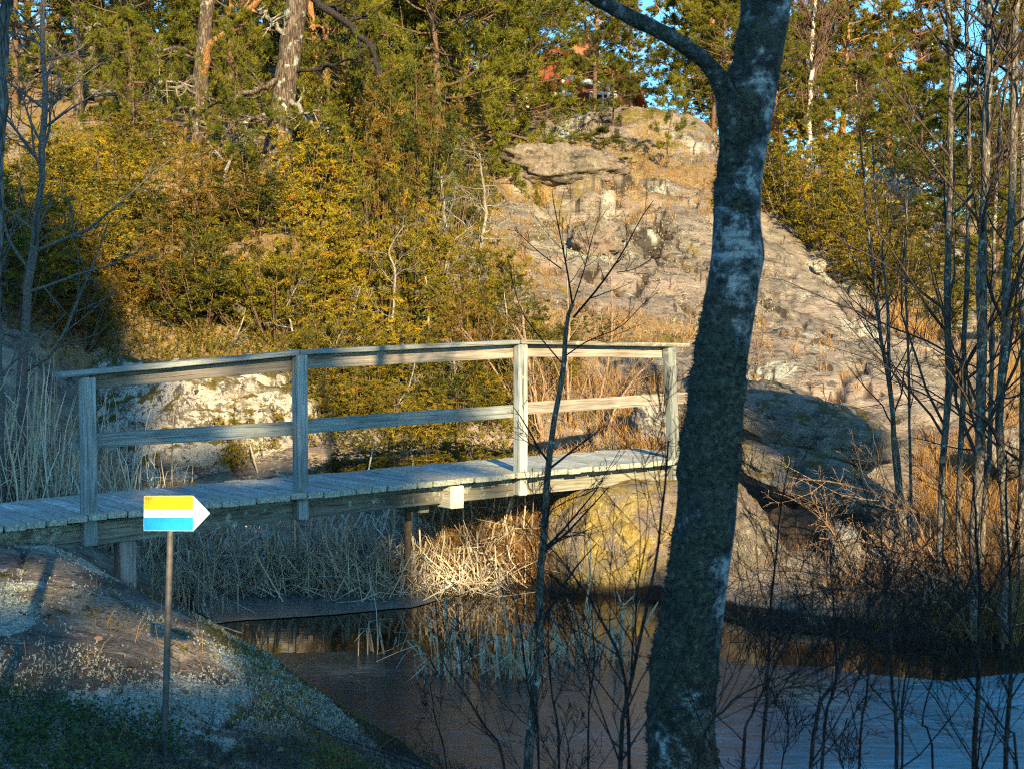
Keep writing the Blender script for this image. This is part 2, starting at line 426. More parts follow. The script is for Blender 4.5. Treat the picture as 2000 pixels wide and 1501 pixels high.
def m_ground():
    n = NT('rocky_ground'); w = n.geo('Position')
    ws = n.mapping(w, (.55, 1.2, 2.2), (0, .25, .35))
    col, h, b, c = rock_cols(n, ws)
    g = n.attr('grass'); m = n.attr('moss'); lt = n.attr('litter'); mud = n.attr('mud'); li = n.attr('lich')
    nz = n.noise(w, 2.6, 6, .7); nf = n.noise(w, 22, 5, .72)
    mixn = n.math('ADD', n.math('MULTIPLY', nz, .6), n.math('MULTIPLY', nf, .4))
    def cover(mask, lo, hi): return n.ramp(n.math('ADD', mixn, n.math('SUBTRACT', mask, .5)), [(lo, 0.0), (hi, 1.0)])
    gc = n.ramp(nf, [(0.3, (0.07, 0.045, 0.022)), (0.5, (0.21, 0.145, 0.07)), (0.7, (0.38, 0.28, 0.15))])
    mc = n.ramp(nf, [(0.3, (0.05, 0.04, 0.008)), (0.52, (0.15, 0.115, 0.016)), (0.7, (0.25, 0.2, 0.04))])
    ltc = n.ramp(n.noise(w, 60, 4, .75), [(0.3, (0.03, 0.022, 0.017)), (0.5, (0.085, 0.072, 0.058)), (0.68, (0.19, 0.17, 0.14))])
    lic = n.ramp(n.noise(w, 40, 5, .75), [(0.3, (0.10, 0.105, 0.085)), (0.5, (0.33, 0.345, 0.29)), (0.68, (0.56, 0.57, 0.49))])
    col = n.mix(cover(li, .50, .56), col, lic)
    ck = n.ramp(n.math('MULTIPLY', n.attr('crack'), n.math('ADD', nf, .5)), [(.35, 0.0), (.75, .9)])
    col = n.mix(ck, col, (0.03, 0.022, 0.016))
    col = n.mix(cover(g, .5, .58), col, gc)
    col = n.mix(cover(m, .52, .58), col, mc)
    col = n.mix(cover(lt, .47, .57), col, ltc)
    mudc = n.ramp(nf, [(0.3, (0.008, 0.006, 0.004)), (0.7, (0.028, 0.02, 0.013))])
    col = n.mix(cover(mud, .45, .6), col, mudc)
    hh = n.math('ADD', h, n.math('MULTIPLY', nf, .35))
    return n.pbr(col, 0.88, n.bump(hh, 0.9, 0.07), 0.2)


def m_rock(name, warm=False, moss=0.0, yellow=0.0, white=0.0, dark=False):
    n = NT(name); w = n.geo('Position')
    col, h, b, c = rock_cols(n, n.mapping(w, (1.6, 1.6, 1.6)))
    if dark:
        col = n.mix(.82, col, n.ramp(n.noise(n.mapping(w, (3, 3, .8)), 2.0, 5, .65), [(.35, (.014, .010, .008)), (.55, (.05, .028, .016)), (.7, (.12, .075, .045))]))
    if white:
        wm = n.ramp(n.math('ADD', n.math('MULTIPLY', n.noise(w, 4.3, 6, .72, .5), .65), n.math('MULTIPLY', n.noise(w, 30, 3), .35)), [(0.50 - white * .06, 0.0), (0.535 - white * .06, 1.0)])
        col = n.mix(n.math('MULTIPLY', wm, .9), col, n.ramp(n.noise(w, 19, 3), [(.3, (.40, .38, .33)), (.7, (.60, .575, .51))]))
    if yellow:
        col = n.mix(n.ramp(n.noise(w, 3.2, 4, .6), [(0.42, 0.0), (0.62, yellow)]), col, n.ramp(n.noise(w, 24, 5, .7), [(.3, (.16, .11, .018)), (.5, (.34, .25, .05)), (.7, (.56, .46, .20))]))
        drip = n.noise(n.mapping(w, (9, 9, .7)), 1.5, 4, .6, .3)
        col = n.mix(n.ramp(drip, [(0.55, 0.0), (0.68, .65)]), col, (0.15, 0.075, 0.025))
    up = n.n.new('ShaderNodeSeparateXYZ'); n.lk(n.geo('Normal'), up.inputs[0])
    if moss:
        mm = n.math('ADD', n.math('MULTIPLY', up.outputs[2], .25), n.noise(w, 4.5, 5, .7))
        col = n.mix(n.ramp(mm, [(0.80 - moss * .3, 0.0), (0.87 - moss * .3, 1.0)]), col, n.ramp(n.noise(w, 35, 4), [(.3, (.04, .035, .008)), (.7, (.19, .14, .03))]))
    hh = n.math('ADD', h, n.math('MULTIPLY', n.voro(n.mapping(w, (1, 1, 1.6)), 3.1, 'DISTANCE_TO_EDGE'), .25))
    wet = n.n.new('ShaderNodeSeparateXYZ'); n.lk(w, wet.inputs[0])
    wm = n.ramp(n.math('ADD', n.math('MULTIPLY', wet.outputs[2], 3.0), n.math('MULTIPLY', b, .5)), [(0.38, 1.0), (0.62, 0.0)])
    col = n.mix(n.math('MULTIPLY', wm, .85), col, (0.03, 0.02, 0.012))
    return n.pbr(col, 0.85, n.bump(n.math('ADD', hh, n.math('MULTIPLY', c, .25)), 1.0, 0.09), 0.25)


M['ground'] = m_ground()
M['rock'] = m_rock('lichened_granite', moss=.25)
M['rock_yellow'] = m_rock('yellow_stained_granite', yellow=.97)
M['rock_cave_shade'] = m_rock('cave_shaded_brown_rock', dark=True)  # shade inside the cave painted in as darker, brown rock
M['rock_white'] = m_rock('white_lichened_granite', moss=.55, white=.55)

def m_water():
    n = NT('dark_pond_water'); w = n.geo('Position')
    h = n.noise(n.mapping(w, (1, 2.6, 1)), 3.5, 3)
    n.pbr((0.012, 0.010, 0.006), 0.03, n.bump(h, 0.03, 0.02), 0.5, IOR=1.33)
    return n.m
def m_ice(grey=False):
    n = NT('grey_pond_ice' if grey else 'thin_pond_ice'); w = n.geo('Position')
    s = n.noise(n.mapping(w, (0.9, 5.5, 1)), 4.0, 6, .7, .3); f = n.noise(n.mapping(w, (1, 3, 1)), 26, 4, .7)
    big = n.noise(n.mapping(w, (1, 1.8, 1)), .55, 3)
    frost = n.ramp(n.math('ADD', n.math('MULTIPLY', big, .75), n.math('MULTIPLY', s, .25)), [(0.54, 0.0), (0.80, .6)])
    col = n.mix(frost, n.ramp(s, [(0.36, (0.006, 0.010, 0.011)), (0.55, (0.012, 0.026, 0.032)), (0.70, (0.04, 0.07, 0.08))]), n.ramp(s, [(0.36, (0.06, 0.075, 0.08)), (0.66, (0.22, 0.27, 0.29))]))
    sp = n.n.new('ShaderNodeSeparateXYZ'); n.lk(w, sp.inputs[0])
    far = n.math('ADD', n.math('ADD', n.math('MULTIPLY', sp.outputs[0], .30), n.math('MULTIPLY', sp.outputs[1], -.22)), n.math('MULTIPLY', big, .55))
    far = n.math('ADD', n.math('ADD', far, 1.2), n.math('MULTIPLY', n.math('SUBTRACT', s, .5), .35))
    blue = n.ramp(far, [(0.03, 0.0), (0.52, 1.0)])            # blue sky reflection painted into the ice colour towards the right shore
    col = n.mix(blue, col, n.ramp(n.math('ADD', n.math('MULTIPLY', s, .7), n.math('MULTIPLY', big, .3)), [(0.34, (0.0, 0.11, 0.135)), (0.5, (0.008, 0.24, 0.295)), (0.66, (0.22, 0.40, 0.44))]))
    if grey: col = n.ramp(s, [(0.34, (0.05, 0.065, 0.07)), (0.55, (0.12, 0.155, 0.165)), (0.7, (0.2, 0.25, 0.26))])
    fl = n.ramp(n.noise(n.mapping(w, (1, 1.6, 1)), 46, 2, .5), [(0.70, 0.0), (0.74, 1.0)])
    col = n.mix(fl, col, (0.35, 0.4, 0.42))
    rg = n.ramp(n.math('ADD', n.math('MULTIPLY', big, .7), n.math('MULTIPLY', s, .3)), [(0.35, .05), (0.65, .22)])
    return n.pbr(col, rg, n.bump(n.math('ADD', s, n.math('MULTIPLY', f, .4)), .22, 0.02), 0.6, IOR=1.31)
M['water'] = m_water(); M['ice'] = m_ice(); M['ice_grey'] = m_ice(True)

def m_plain(name, col, rough=.5, spec=.4, metal=0., nz=.06, sc=40):
    n = NT(name); c = n.coord('Object')
    f = n.noise(c, sc, 4, .6)
    return n.pbr(n.mix(1.0, col, n.ramp(f, [(.3, 1 - nz), (.7, 1 + nz)]), 'MULTIPLY'), rough, None, spec, metal)
M['white'] = m_plain('white_sign_plastic', (0.78, 0.78, 0.75), .4, .4, 0., .10, 22)
M['yellow'] = m_plain('yellow_sign_print', (0.78, 0.53, 0.004), .4, .4, 0., .12, 26)
M['blue'] = m_plain('blue_sign_print', (0.004, 0.27, 0.76), .4, .4, 0., .14, 26)
M['black'] = m_plain('black_lettering', (0.02, 0.02, 0.02), .4)
M['steel'] = m_plain('galvanised_bolt', (0.45, 0.46, 0.46), .45, .5, .8, .2)
M['rust'] = m_plain('rusty_steel', (0.13, 0.088, 0.058), .8, .3, .1, .4, 30)
M['pipe'] = m_plain('dull_grey_pipe', (0.11, 0.10, 0.095), .55, .4, .3, .4, 26)
M['redwall'] = m_plain('red_house_paint', (0.19, 0.045, 0.025), .8, .2)
M['tile'] = m_plain('orange_roof_tile', (0.42, 0.15, 0.06), .8, .2, 0, .25, 8)
M['trim'] = m_plain('white_house_trim', (0.75, 0.74, 0.7), .6)
M['glass'] = m_plain('dark_window_glass', (0.02, 0.025, 0.03), .05, .6)
M['brick'] = m_plain('brick_chimney', (0.33, 0.13, 0.07), .85, .2, 0, .3, 14)

# ------------------------------------------------------------------ terrain
CP = [  # photograph pixel and depth of points on bare ground
 (0,1075,9.3),(-400,1010,9.5),(100,1150,8.4),(250,1150,10.2),(0,1300,7.0),(300,1300,7.4),(500,1400,7.2),(0,1500,5.0),(320,1500,5.6),(600,1500,6.3),(700,1462,7.2),
 (160,1090,9.6),(500,1300,8.4),(-500,1300,7.0),(-600,1150,9.0),(-900,1150,10),
 (100,950,13.5),(150,930,14.2),(400,940,14.6),(600,910,14.8),(200,760,16.0),(400,740,16.3),(600,720,16.6),(-300,930,13.5),(-300,780,16),
 (800,890,15),(800,690,18),(1000,865,16),(1000,690,19),(950,1112,12.9),(1300,905,14.5),(1400,872,15.5),(1200,800,17),(1300,740,18),
 (600,1120,13.3),(800,1120,13.2),(250,1080,12.8),
 (1700,1190,10.9),(1900,1150,11.1),(1900,1010,13),(2100,1010,13),(2300,1150,11),(1700,1010,13.2),(1500,1120,11.6),
 (1500,760,17),(1700,745,17.5),(1950,790,17),(1900,860,15),(1600,640,20),(1750,640,20.5),(2000,660,21),(2300,800,18),
 (1500,440,27),(1590,520,25.5),(1700,605,23),(1850,622,23.5),(2050,640,25),
 (1200,600,21),(1100,500,24),(1200,400,27.5),(1000,400,27),(1300,300,32),(1000,292,32),(1150,240,35.5),(1290,217,37),(1380,242,37),(1500,330,33),(1400,300,33),
 (850,560,21),(850,400,25),(700,560,20),(550,600,18),(550,400,22.5),(530,365,23.5),(385,295,26),(200,260,27),(150,190,30),(100,400,22),(100,600,17),(300,500,20),(0,700,15),(-200,500,20),(-300,300,27),
 (700,210,34),(400,110,40),(900,250,36),(0,120,36),
 (1110,240,62),(700,150,60),(1290,240,45),(1550,430,36),(1700,500,40),(1900,550,40),(1900,520,60),(1580,330,46),(1580,360,60),(1750,390,62),(1730,425,40),(2000,455,45),(2100,470,90),(1700,410,100),(1100,200,100),(500,120,100),(1400,290,60),
]
XYZ = [tuple(at(*p)) for p in CP]
# the pond's waterline and its bed
for px, Y in ((420,11.1),(530,9.85),(650,8.75),(800,7.75),(950,7.0),(1150,6.5),(1500,6.2),(1900,6.1),(2400,6.1)):
    x = (px - 1000) / F * Y; XYZ.append((x, Y, -0.01))
for px, Y in ((420,12.55),(600,12.6),(800,12.5),(1000,12.4),(1300,11.75),(1480,10.9),(1700,10.4),(2000,9.95),(2300,9.9)):
    x = (px - 1000) / F * Y; XYZ.append((x, Y, -0.03))
for px, Y in ((560,11.6),(800,11),(1000,10),(800,9.2),(1200,9),(1500,8.2),(1800,8),(1100,7.6),(2100,8),(2600,8)):
    x = (px - 1000) / F * Y; XYZ.append((x, Y, -0.42))
XYZ += [(0,0,.66),(-2,2,.8),(2,2,.55),(1,4.6,.32),(2.5,4.6,.3),(-1,4,.72),(-2.5,4.5,.85),(-6,3,1.1),(6,3,.5),(0,-5,.9),(-6,-6,1.3),(6,-6,.8),(0,-15,1.2),(-12,-15,2),(12,-15,1),
        (0,-30,1.6),(-25,-30,2.5),(25,-30,1.6),(0,-60,2),(-50,-60,3),(50,-60,2),(0,-150,3),(-150,-100,4),(150,-100,3),(-25,0,2),(25,0,.8),(-60,0,4),(60,0,2),(-150,50,8),(150,50,4),
        (-15,15,3.2),(-20,25,6),(-35,45,9),(15,14,.7),(18,25,2.2),(30,45,4.5),(-60,100,11),(60,100,8),(0,200,10),(-150,200,11),(150,200,9),(0,400,10),(-350,300,10),(350,300,9),(-400,0,6),(400,0,5),(0,-400,4)]
XYZ = np.array(XYZ)


def warp2(x, y):
    r = np.hypot(x, y) + 1e-6; k = np.log1p(r / 6.0) / r * 6
    return np.stack([x * k, y * k], -1)
_Q = warp2(XYZ[:, 0], XYZ[:, 1])
def _U(d2): return 0.5 * d2 * np.log(d2 + 1e-9)
_d2 = ((_Q[:, None] - _Q[None]) ** 2).sum(-1)
_n = len(_Q)
_A = np.zeros((_n + 3, _n + 3)); _A[:_n, :_n] = _U(_d2) + np.eye(_n) * 0.002
_A[:_n, _n] = 1; _A[:_n, _n + 1:] = _Q; _A[_n, :_n] = 1; _A[_n + 1:, :_n] = _Q.T
_W = np.linalg.solve(_A, np.concatenate([XYZ[:, 2], np.zeros(3)]))


def gz0(x, y):
    x = np.asarray(x, float).ravel(); y = np.asarray(y, float).ravel()
    q = warp2(x, y); out = np.empty(len(q))
    for i in range(0, len(q), 20000):
        s = q[i:i + 20000]; d2 = ((s[:, None] - _Q[None]) ** 2).sum(-1)
        out[i:i + 20000] = _U(d2) @ _W[:_n] + _W[_n] + s @ _W[_n + 1:]
    return out


def zones(x, y):
    """soft masks of what the ground is made of"""
    px = 1000 + x / np.maximum(y, .5) * F
    hill = sstep(13.0, 17.0, y)
    dome = hill * sstep(850, 1080, px + fbm(x * .5, y * .5, seed=5) * 120) * (1 - sstep(38, 48, y))
    near = 1 - sstep(10.5, 12, y)
    return px, hill, dome, near


def gz(x, y):
    x = np.asarray(x, float); sh = x.shape; x = x.ravel(); y = np.asarray(y, float).ravel()
    z = gz0(x, y)
    px, hill, dome, near = zones(x, y)
    far = 1 - sstep(60, 140, np.hypot(x, y))
    # rounded granite: broad swells, ledges across the slope and rough cracks
    z = z + hill * far * (fbm(x * .33, y * .33, seed=1, oct=3) * .38)
    wz = z + fbm(x * .28, y * .28, seed=9, oct=3) * .9
    st = 0.85
    ph = wz / st - np.floor(wz / st)
    led = (sstep(0.60, 0.86, ph) - ph) * st
    lm = dome * sstep(-.05, .3, fbm(x * .21 + 5, y * .21, seed=13, oct=2)) * sstep(20.5, 25, y)
    z = z + led * lm * 1.15
    sa, sb = .94 * x + .34 * y, -.34 * x + .94 * y            # along and across the strike
    rd = np.clip(1 - np.abs(fbm(sa * .22, sb * .75, seed=21, oct=4)) * 9, 0, 1)
    z = z - dome * rd * .30
    z = z - dome * np.clip(1 - np.abs(fbm(sa * .9 + 7, sb * .30, seed=22, oct=3)) * 13, 0, 1) * .16
    z = z + (dome * .06 + hill * (1 - dome) * .10 + .025) * fbm(x * 1.6, y * 1.6, seed=31, oct=4) * far
    z = z + near * sstep(.15, .4, z) * (y > 3) * (.05 * fbm(x * 1.9, y * 1.9, seed=47, oct=3) - .05 * np.clip(1 - np.abs(fbm(x * 1.1, y * 1.1, seed=48, oct=3)) * 9, 0, 1))
    bil = np.abs(fbm(x * 2.6, y * 2.6, seed=45, oct=4)) * 2
    z = z + dome * (bil - .5) * .045
    z = z + (dome * .026 + .012) * fbm(x * 5.5, y * 5.5, seed=41, oct=3) * far
    return z.reshape(sh)


def build_ground():
    th = np.concatenate([np.linspace(-180, -32, 75)[:-1], np.linspace(-32, -22.5, 60)[:-1], np.linspace(-22.5, 22.5, 600)[:-1], np.linspace(22.5, 32, 60)[:-1], np.linspace(32, 180, 75)])
    rs = [0.3]
    while rs[-1] < 900:
        r = rs[-1]
        rs.append(r * (1.12 if r < 3.5 else 1.0095 if r < 16 else 1.0098 if r < 46 else 1.06))
    rs = np.array(rs)
    TH, RS = np.meshgrid(np.radians(th), rs)
    X = RS * np.sin(TH); Y = RS * np.cos(TH)
    Z = gz(X, Y)
    nr, nt = X.shape
    idx = np.arange(nr * nt).reshape(nr, nt)
    q = np.stack([idx[:-1, :-1], idx[:-1, 1:], idx[1:, 1:], idx[1:, :-1]], -1).reshape(-1, 4)
    x = X.ravel(); y = Y.ravel(); z = Z.ravel()
    px, hill, dome, near = zones(x, y)
    gx = np.gradient(Z, axis=0) / np.maximum(np.gradient(RS, axis=0), 1e-6)
    slope = np.abs(gx).ravel()
    n1 = fbm(x * .55, y * .55, seed=51); n2 = fbm(x * 1.3, y * 1.3, seed=61)
    grass = hill * (.50 + .50 * n1 - .25 * sstep(.5, 1.2, slope)) * np.where(dome > .5, 1, 1.05) + hill * sstep(1860, 1980, px) * .3
    moss = hill * (.34 + .42 * n2) + near * sstep(.1, .5, n1) * .3
    # smooth bare apron of rock on the right below the junipers
    apron = hill * sstep(1350, 1480, px) * (1 - sstep(24.5, 27, y)) * (1 - sstep(1880, 2000, px))
    grass = grass * (1 - .62 * apron); moss = moss * (1 - .5 * apron)
    mound = near * (y > 3) * (x < 2)
    e = sstep(.25, .5, fbm(x * 1.0, y * 1.0, seed=71, oct=3) + .15)
    litter = mound * (.40 + .95 * n2 + .3 * n1) * sstep(.12, .3, z) + (y <= 3.2) * .7
    lich = mound * sstep(-.28, .08, fbm(x * .9 + 3, y * .9, seed=81)) * .8 * sstep(.2, .4, z) + dome * (.30 + .5 * fbm(x * .7, y * .7, seed=83))
    moss = moss + mound * .55 * sstep(.02, .2, z) * (1 - sstep(.3, .62, z + .25 * n1)) + mound * .5 * sstep(8.2, 9.2, y) * (.5 + n1)
    litter = litter * (1 - sstep(.0, .3, -n1) * mound * (1 - sstep(.25, .45, z)) * .9)
    mud = sstep(.16, .02, z) * (y > 3) * (y < 16)
    bank = sstep(10.2, 11, y) * (1 - sstep(14, 16, y)) * sstep(.1, .3, z)
    grass = grass + bank * .42 * (1 - sstep(1400, 1480, px) * (1 - sstep(1720, 1820, px)))
    sa, sb = .94 * x + .34 * y, -.34 * x + .94 * y
    crack = dome * np.clip(1.25 - np.abs(fbm(sa * .22, sb * .75, seed=21, oct=4)) * 16, 0, 1) + dome * np.clip(1.2 - np.abs(fbm(sa * .9 + 7, sb * .30, seed=22, oct=3)) * 20, 0, 1) + hill * np.clip(1.0 - np.abs(fbm(x * 1.7, y * 1.7, seed=23, oct=4)) * 14, 0, 1) + mound * np.clip(1.0 - np.abs(fbm(x * 1.1, y * 1.1, seed=48, oct=3)) * 12, 0, 1)
    lich = lich + hill * (1 - dome) * (.42 + .4 * n1)
    me = mesh_from('ground', np.stack([x, y, z], -1), [q], M['ground'], dict(crack=np.clip(crack, 0, 1), grass=grass, moss=moss, litter=litter, mud=mud, lich=lich), True)
    o = obj('ground', me); o['kind'] = 'structure'
build_ground()


def sheet(name, pts, z, mat, wob=.05, seed=0):
    """flat sheet with an uneven rim from a ring of (x, y) points"""
    P = np.array(pts, float); out = []
    for a, b in zip(P, np.roll(P, -1, 0)):
        for t in np.linspace(0, 1, max(2, int(np.hypot(*(b - a)) / .08)), endpoint=False): out.append(a * (1 - t) + b * t)
    out = np.array(out); w = wob
    out[:, 0] += fbm(out[:, 0] * 2, out[:, 1] * 2, seed=seed) * w * 2; out[:, 1] += fbm(out[:, 0] * 2.2 + 9, out[:, 1] * 2.2, seed=seed + 1) * w
    bm = bmesh.new(); vs = [bm.verts.new((p[0], p[1], z)) for p in out]; f = bm.faces.new(vs)
    if f.normal.z < 0: f.normal_flip()
    bmesh.ops.triangulate(bm, faces=[f]); me = bpy.data.meshes.new(name); bm.to_mesh(me); bm.free(); me.materials.append(mat)
    o = obj(name, me); o['kind'] = 'structure'; return o

def wp(px, py): p = at(px, py, 10); d = p - np.array([0, 0, CAMZ]); k = -CAMZ / d[2]; return (d[0] * k, d[1] * k)
sheet('pond_water', [(-6, 5.2), (9, 4.8), (12, 14), (-6, 14)], 0.0, M['water'], 0)
# ice still covers the far corner and the near half; a dark lead of open water runs between
sheet('pond_ice', [wp(330, 1150), wp(390, 1142), wp(560, 1135), wp(780, 1138), wp(860, 1170), wp(800, 1186), wp(640, 1200), wp(480, 1212), wp(380, 1222), (-3.2, 10.6)], 0.006, M['ice_grey'], .03, 3)
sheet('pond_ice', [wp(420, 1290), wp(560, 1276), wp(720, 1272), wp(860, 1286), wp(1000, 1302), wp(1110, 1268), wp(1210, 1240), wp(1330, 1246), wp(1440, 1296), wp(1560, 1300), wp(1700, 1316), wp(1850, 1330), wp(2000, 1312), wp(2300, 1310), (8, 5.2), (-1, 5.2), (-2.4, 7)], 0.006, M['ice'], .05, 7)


def gpt(px, Y):
    x = (px - 1000) / F * Y
    return Vector((x, Y, float(gz(np.array([x]), np.array([Y]))[0])))


# ------------------------------------------------------------------ boulders
def boulder_mesh(name, mat, seed, dims, rough=.22, flat=0.0, sub=5, cuts=5):
    bm = bmesh.new(); bmesh.ops.create_icosphere(bm, subdivisions=sub, radius=1)
    P = np.array([v.co for v in bm.verts]); rng = np.random.default_rng(seed)
    d = np.ones(len(P))
    for _ in range(cuts):                       # planar faces broken off
        nrmv = rand_dirs(1, rng)[0]; nrmv[2] *= .7; nrmv /= np.linalg.norm(nrmv)
        k = rng.uniform(.62, .86); dot = P @ nrmv
        d = np.where(dot * d > k, k / np.maximum(dot, .01) * .93 + d * .07, d)
    P = P * d[:, None]
    if flat: P[:, 2] = np.where(P[:, 2] > 0, np.minimum(P[:, 2], flat + (P[:, 2] - flat) * .15), P[:, 2])
    n1 = fbm(P[:, 0] * 1.5, P[:, 1] * 1.5, P[:, 2] * 1.5, 4, seed); n2 = fbm(P[:, 0] * 5, P[:, 1] * 5, P[:, 2] * 7, 4, seed + 3)
    rd = np.clip(1 - np.abs(fbm(P[:, 0] * 1.9, P[:, 1] * 1.9, P[:, 2] * 2.6, 3, seed + 5)) * 4, 0, 1)
    P = P * (1 + rough * n1 + rough * .3 * n2 - rough * .45 * rd)[:, None]
    for v, p in zip(bm.verts, P * np.array(dims)): v.co = p
    me = bpy.data.meshes.new(name); bm.to_mesh(me); bm.free(); me.materials.append(mat)
    me.polygons.foreach_set('use_smooth', np.ones(len(me.polygons), bool)); return me


def rock(label, px, py, Y, dims, mat, seed, rz=0, tilt=(0, 0), group=None, name='boulder', **kw):
    p = at(px, py, Y)
    o = obj(name, boulder_mesh(name, M[mat], seed, dims, **kw)); o.location = p; o.rotation_euler = (R(tilt[0]), R(tilt[1]), R(rz))
    return tag(o, label, 'rock', group)

rock('yellow stained granite boulder rising from the pond under the right end of the bridge', 1235, 1080, 13.1, (1.0, .95, .82), 'rock_yellow', 3, 20, flat=.78, rough=.13, cuts=4)
rock('pale lichened rock block at the waterline right behind the birch trunk', 1450, 1090, 12.2, (.38, .5, .72), 'rock', 14, 10, rough=.16)
rock('broad blue-grey rock slab with flowing streaks right of the birch trunk', 1570, 845, 14.0, (1.0, .85, .36), 'rock', 8, -14, (4, 9), rough=.2)
rock('rounded grey rock shelf under the streaked slab', 1570, 930, 13.0, (.92, .75, .22), 'rock', 22, -10, (4, 12), rough=.24)
rock('dark hollowed boulder in the cave under the rock shelf', 1590, 1090, 12.5, (.80, .5, .56), 'rock_cave_shade', 31, 0, rough=.3)
rock('small pale lichened rock leaning at the right bank under bare branches', 1655, 1095, 11.8, (.17, .2, .34), 'rock_white', 41, 15, (0, -12))
rock('rough boulder with white patches beside the right end post', 1285, 840, 15.6, (.30, .35, .46), 'rock_white', 52, 40, rough=.25)
rock('grey boulder behind the mid rail near the right end post', 1360, 800, 16.3, (.55, .5, .42), 'rock', 57, 10)
rock('mossy blue-grey rock capping the bank right behind the birch', 1500, 790, 15.2, (.62, .6, .26), 'rock', 66, -20, (0, 12), rough=.25)
rock('tall lichen-covered rock face behind the left bay of the railing', 330, 880, 15.6, (1.75, 1.0, 1.12), 'rock_white', 73, -8, flat=.93, rough=.2, sub=6)
rock('lichened rock shoulder sloping down left of the middle post', 545, 870, 15.7, (.95, .8, .72), 'rock_white', 79, 12, rough=.22)
rock('small mossy outcrop on the near mound at the left picture edge', 18, 1145, 8.7, (.22, .25, .12), 'rock_white', 83, 0)
rock('reddish split boulder halfway up the rocky dome', 1170, 470, 24.6, (.52, .45, .42), 'rock', 91, 0, (0, 8), rough=.28)
rock('dark rock ledge below the dwarf pine on the dome', 1100, 325, 30.5, (1.5, .7, .5), 'rock', 101, 6, (0, 2), rough=.25)
rock('pale round stone on the ridge edge beside the junipers', 1600, 520, 25.6, (.13, .12, .14), 'rock_white', 107)
rock('pale bare slab glimpsed between the far junipers on the right', 1735, 380, 38, (.75, 1.2, .7), 'rock_white', 113, 0, (0, 25))
rock('grey boulder low on the rocky apron behind the leftmost alder', 1820, 720, 19.5, (.8, .6, .25), 'rock', 119, 0, (0, 10))
rock('rounded stone among dry grass at the far right bank', 1975, 880, 13.6, (.34, .3, .26), 'rock', 127)

# ------------------------------------------------------------------ footbridge
TH = R(37.0); DB = np.array([math.cos(TH), math.sin(TH), 0.0]); NB = np.array([-math.sin(TH), math.cos(TH), 0.0])   # along, and across towards the back
def along(px, base):    # distance along the bridge line from base at which the pixel column is met
    k = (px - 1000) / F; return (k * base[1] - base[0]) / (DB[0] - k * DB[1])
B1 = at(170, 1000, 10.0); B1[2] = 0
S = {n: along(px, B1) for n, px in (('a', 170), ('b', 585), ('c', 1016), ('d', 1312))}
def on(s, off=0.0, z=0.0): p = B1 + DB * s + NB * off; return np.array([p[0], p[1], z])
def zat(px, py, off=0.0):   # height at the point of the line (shifted back by off) seen at this pixel
    b = B1 + NB * off; s = along(px, b); return s, at(px, py, (b + DB * s)[1])[2]
SK = [S['a'] - 2.6, S['a'], S['b'], S['c'], S['d'], S['d'] + .5]
dz = [zat(170, 1001)[1], zat(585, 960)[1], zat(1016, 920)[1], zat(1312, 895)[1]]
DZ = [dz[0] - .12] + dz + [dz[3] + .0]
def deck_z(s): return float(np.interp(s, SK, DZ))
WID = 1.12

bridge = thing('footbridge', 'weathered grey wooden footbridge with a single plank railing over the pond', 'bridge', Vector(on(S['b'], .5, 0.0)))
BO = Vector(bridge.location)

def board_mesh(name, L, T, H, mat, bev=.004, seg=6, seed=0, wob=.003, edge=False):
    """board along x: length L, thickness T (y), height H (z), slightly uneven"""
    bm = bmesh.new(); bmesh.ops.create_cube(bm, size=1)
    for v in bm.verts: v.co = Vector((v.co.x * L, v.co.y * T, v.co.z * H))
    ed = [e for e in bm.edges if abs(e.verts[0].co.x - e.verts[1].co.x) > L * .5]
    bmesh.ops.subdivide_edges(bm, edges=ed, cuts=seg)
    lay = [e for e in bm.edges if len(e.link_faces) == 2 and e.calc_face_angle(0) > 1]
    bmesh.ops.bevel(bm, geom=lay, offset=bev, segments=2, affect='EDGES')
    co = np.array([v.co for v in bm.verts])
    dyv = fbm(co[:, 0] * 2.1 + seed, co[:, 0] * 0 + seed * 1.7, seed=seed) * wob; dzv = fbm(co[:, 0] * 1.7 + seed * 2, co[:, 0] * 0 + 3, seed=seed + 1) * wob
    for v, a, b in zip(bm.verts, dyv, dzv): v.co.y += a; v.co.z += b
    me = bpy.data.meshes.new(name); bm.to_mesh(me); bm.free(); me.materials.append(mat)
    if edge:
        a = me.attributes.new('edge', 'FLOAT', 'POINT')
        a.data.foreach_set('value', np.array([max(0, abs(v.co.x) / L * 2 - .62) / .38 for v in me.vertices], np.float32))
    return me

def place_along(o, p0, p1, up=(0, 0, 1)):
    p0 = Vector(p0); p1 = Vector(p1); x = (p1 - p0).normalized(); z = Vector(up); y = z.cross(x).normalized(); z = x.cross(y)
    o.matrix_local = Matrix.Translation((p0 + p1) / 2 - BO) @ Matrix((x, y, z)).transposed().to_4x4()

def board(name, p0, p1, T, H, mat, seed=0, up=(0, 0, 1), parent=bridge, **kw):
    o = obj(name, board_mesh(name, float(np.linalg.norm(np.array(p1) - np.array(p0))), T, H, mat, seed=seed, **kw), parent); place_along(o, p0, p1, up); return o

